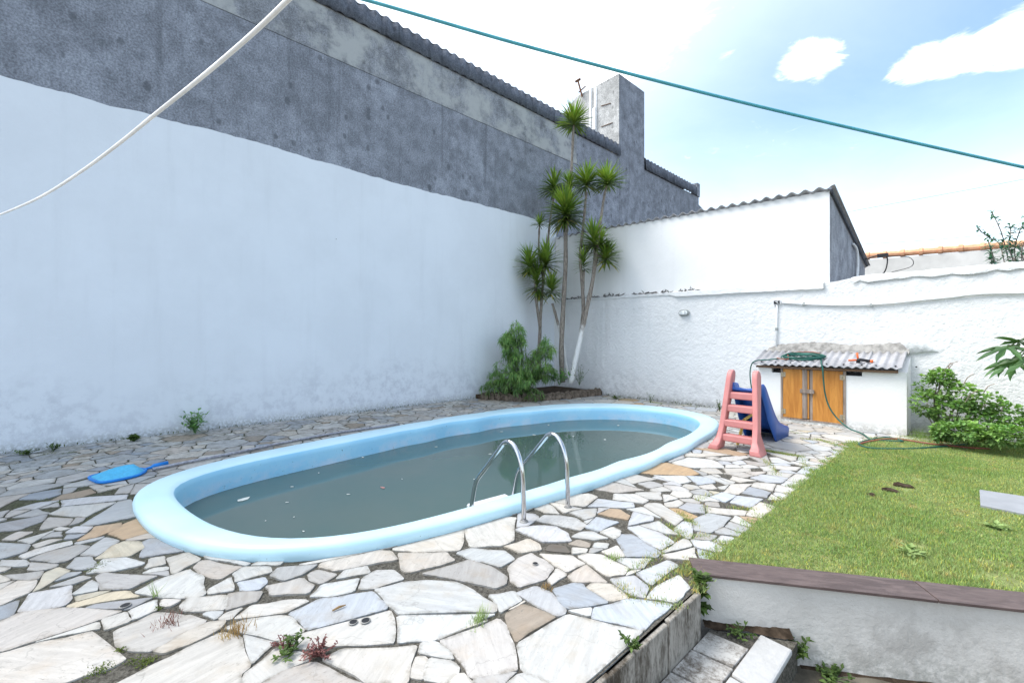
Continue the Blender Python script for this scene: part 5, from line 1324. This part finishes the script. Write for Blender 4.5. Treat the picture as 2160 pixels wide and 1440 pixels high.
tuft(1940, 922, 160, .22, M_GRASS, 'long dark grass in the gap between hut corner and shrub', .07)
# dry leaves at the foot of the shrubs
for x, y, lab in ((1999, 936, 'curled pale dry leaf on the lawn below the shrubs, left one'), (2100, 934, 'curled pale dry leaf on the lawn below the shrubs, right one')):
    p = gp(x, y, .02); mb = MB()
    for k in range(3): mb.leaf(Vector((U(-.03, .03), U(-.03, .03), .01*k)), Vector((U(-1, 1), U(-.4, .4), .1)), Vector((0, 0, 1)), .15, .06, .05, (1.6, 1.5, 1.6, 1), .35)
    o = mb.build('dry_leaf', M_DRY, None, False, True); o.location = p; tag(o, lab, 'leaf')
# papaya-like plant reaching in from the right
pb = Vector((.86, 9.35, 0)); pap = empty('papaya_plant', 'broad deeply lobed green leaves reaching in from the right edge', 'plant', pb)
MB().tube([(0, 0, 0), (.01, .02, .9), (0, 0, 1.75)], [.06, .05, .035], 8).build('trunk', M_BARK, pap, True)
def lobed(c, d, up, S, tn):
    mb = MB(); d = d.normalized(); sd = d.cross(up).normalized(); nn = sd.cross(d); vs = [Vector((0, 0, 0))]
    for i in range(7):
        a = radians(-135+45*i); Lb = S*(1, .95, .9, 1.05)[min(3, 3-abs(i-3))] if False else S*(.62+.38*cos(a*.55))
        for da, k, dz in ((-.30, .34, .0), (-.17, .62, -.02), (-.22, .70, -.03), (-.06, .86, -.06), (0, 1.05, -.12), (.10, .84, -.06), (.20, .66, -.03), (.16, .58, -.02), (.30, .36, 0)):
            r = Lb*k; vs.append(d*cos(a+da)*r+sd*sin(a+da)*r+nn*(dz*S+.05*S*abs(sin(a*2)))-Vector((0, 0, .25*r*k)))
    n = len(vs)-1
    mb.add([c+v for v in vs], [(0, i, i+1) for i in range(1, n)], (tn, tn, tn, 1)); return mb
for px, py, Y, dx, dz, S, tn in ((2125, 732, 9.1, -.9, -.25, .26, 1.0), (2150, 722, 9.2, -.3, .35, .22, .8), (2140, 762, 9.05, -.75, -.45, .24, 1.25), (2175, 755, 9.0, -.4, -.2, .27, .9), (2120, 768, 9.15, -1, -.5, .19, 1.4), (2215, 720, 9.2, .4, .1, .28, 1), (2230, 770, 9.2, .7, -.3, .28, 1.1)):
    c = onY(px, py, Y)-pb; d = Vector((dx, -.35, dz))
    lf = lobed(c, d, Vector((U(-.2, .2), -.35, 1)), S*1.25, tn).build('leaf', M_PAPAYA, pap, False, True)
    MB().tube(smooth_path([(0, 0, 1.6), (c+Vector((0, 0, 1.7)))/2+Vector((0, 0, .1)), c], 4), .008, 5).build('leaf_stalk', M_WEED, lf, False, True)
# tree behind the garden wall
tb = Vector((.55, 12.2, LOW)); tr = empty('roadside_tree', 'young tree with upright leafy shoots rising behind the garden wall', 'tree', tb)
MB().tube([(0, 0, 0), (.03, 0, 1.2), (0, .05, 2.6)], [.07, .06, .04], 8).build('trunk', M_BARK, tr, True)
cr = MB(); br = MB()
for path in (((2135, 590), (2125, 540), (2112, 490), (2092, 447)), ((2120, 560), (2108, 515), (2085, 500), (2062, 482)), ((2130, 590), (2105, 570), (2092, 530), (2085, 510)), ((2150, 580), (2140, 530), (2150, 490), (2160, 470)), ((2145, 570), (2128, 520), (2132, 490), (2130, 475)),
             ((2125, 600), (2100, 575), (2090, 545)), ((2160, 570), (2155, 530), (2170, 490), (2165, 455)), ((2180, 590), (2190, 530), (2210, 480), (2205, 430)), ((2110, 580), (2098, 555), (2088, 530)), ((2150, 600), (2145, 560), (2130, 530)), ((2170, 600), (2160, 550), (2148, 515))):
    P = smooth_path([onY(x, y, 12.0+U(-.25, .25)) for x, y in path], 7); br.tube([p-tb for p in [tb+Vector((0, .05, 2.6))]+P], .008, 5)
    for i in range(len(P)*3):
        p = P[rnd.randrange(len(P))]; k = U(.6, 1.35); cr.leaf(p-tb, Vector((U(-1, 1), U(-1, 1), U(-.4, .8))), Vector((0, 0, 1)), U(.07, .13), U(.03, .05), .25, (k, k, k, 1))
br.build('branches', M_BARK, tr); cr.build('crown', M_TREEL, tr, False, True)

# damp earth washed up along the foot of the retaining wall
for z, s0_, s1_, lab in ((ST, .02, .55, 0), (LOW, .60, 2.6, 1)):
    d = MB(); n = 26; vs = []
    for i in range(n+1):
        q = s0_+(s1_-s0_)*i/n; wdt = .05+.03*sin(q*17)+U(-.008, .012); a1 = al(q, .03); a2 = al(q, -.035-wdt*.45)
        vs += [(a1[0], a1[1], z+.016+U(-.006, .008)), (a2[0], a2[1], z-.004)]
    struct(d.add(vs, [(2*i, 2*i+1, 2*i+3, 2*i+2) for i in range(n)]).build('soil_bank', M_SOIL, None, True))

# clods of earth dug up in the lawn
for x, y, k, lab in ((1906, 1024, .035, 'brown earth clod with roots on the lawn, rightmost of the three'), (1878, 1034, .028, 'low brown earth clod between two others on the lawn'), (1838, 1043, .025, 'small brown earth clod on the lawn, leftmost of the three')):
    bm = bmesh.new(); bmesh.ops.create_icosphere(bm, subdivisions=2, radius=1)
    for v in bm.verts: v.co = Vector((v.co.x*2.2, v.co.y*1.3, max(v.co.z, -.3)*.8))*k*(1+U(-.35, .35))
    me = bpy.data.meshes.new('soil_clod'); bm.to_mesh(me); bm.free(); me.materials.append(M_SOIL)
    o = bpy.data.objects.new('soil_clod', me); COL.objects.link(o); o.location = gp(x, y, .012); o.rotation_euler = (0, 0, U(0, 3)); tag(o, lab, 'clod')
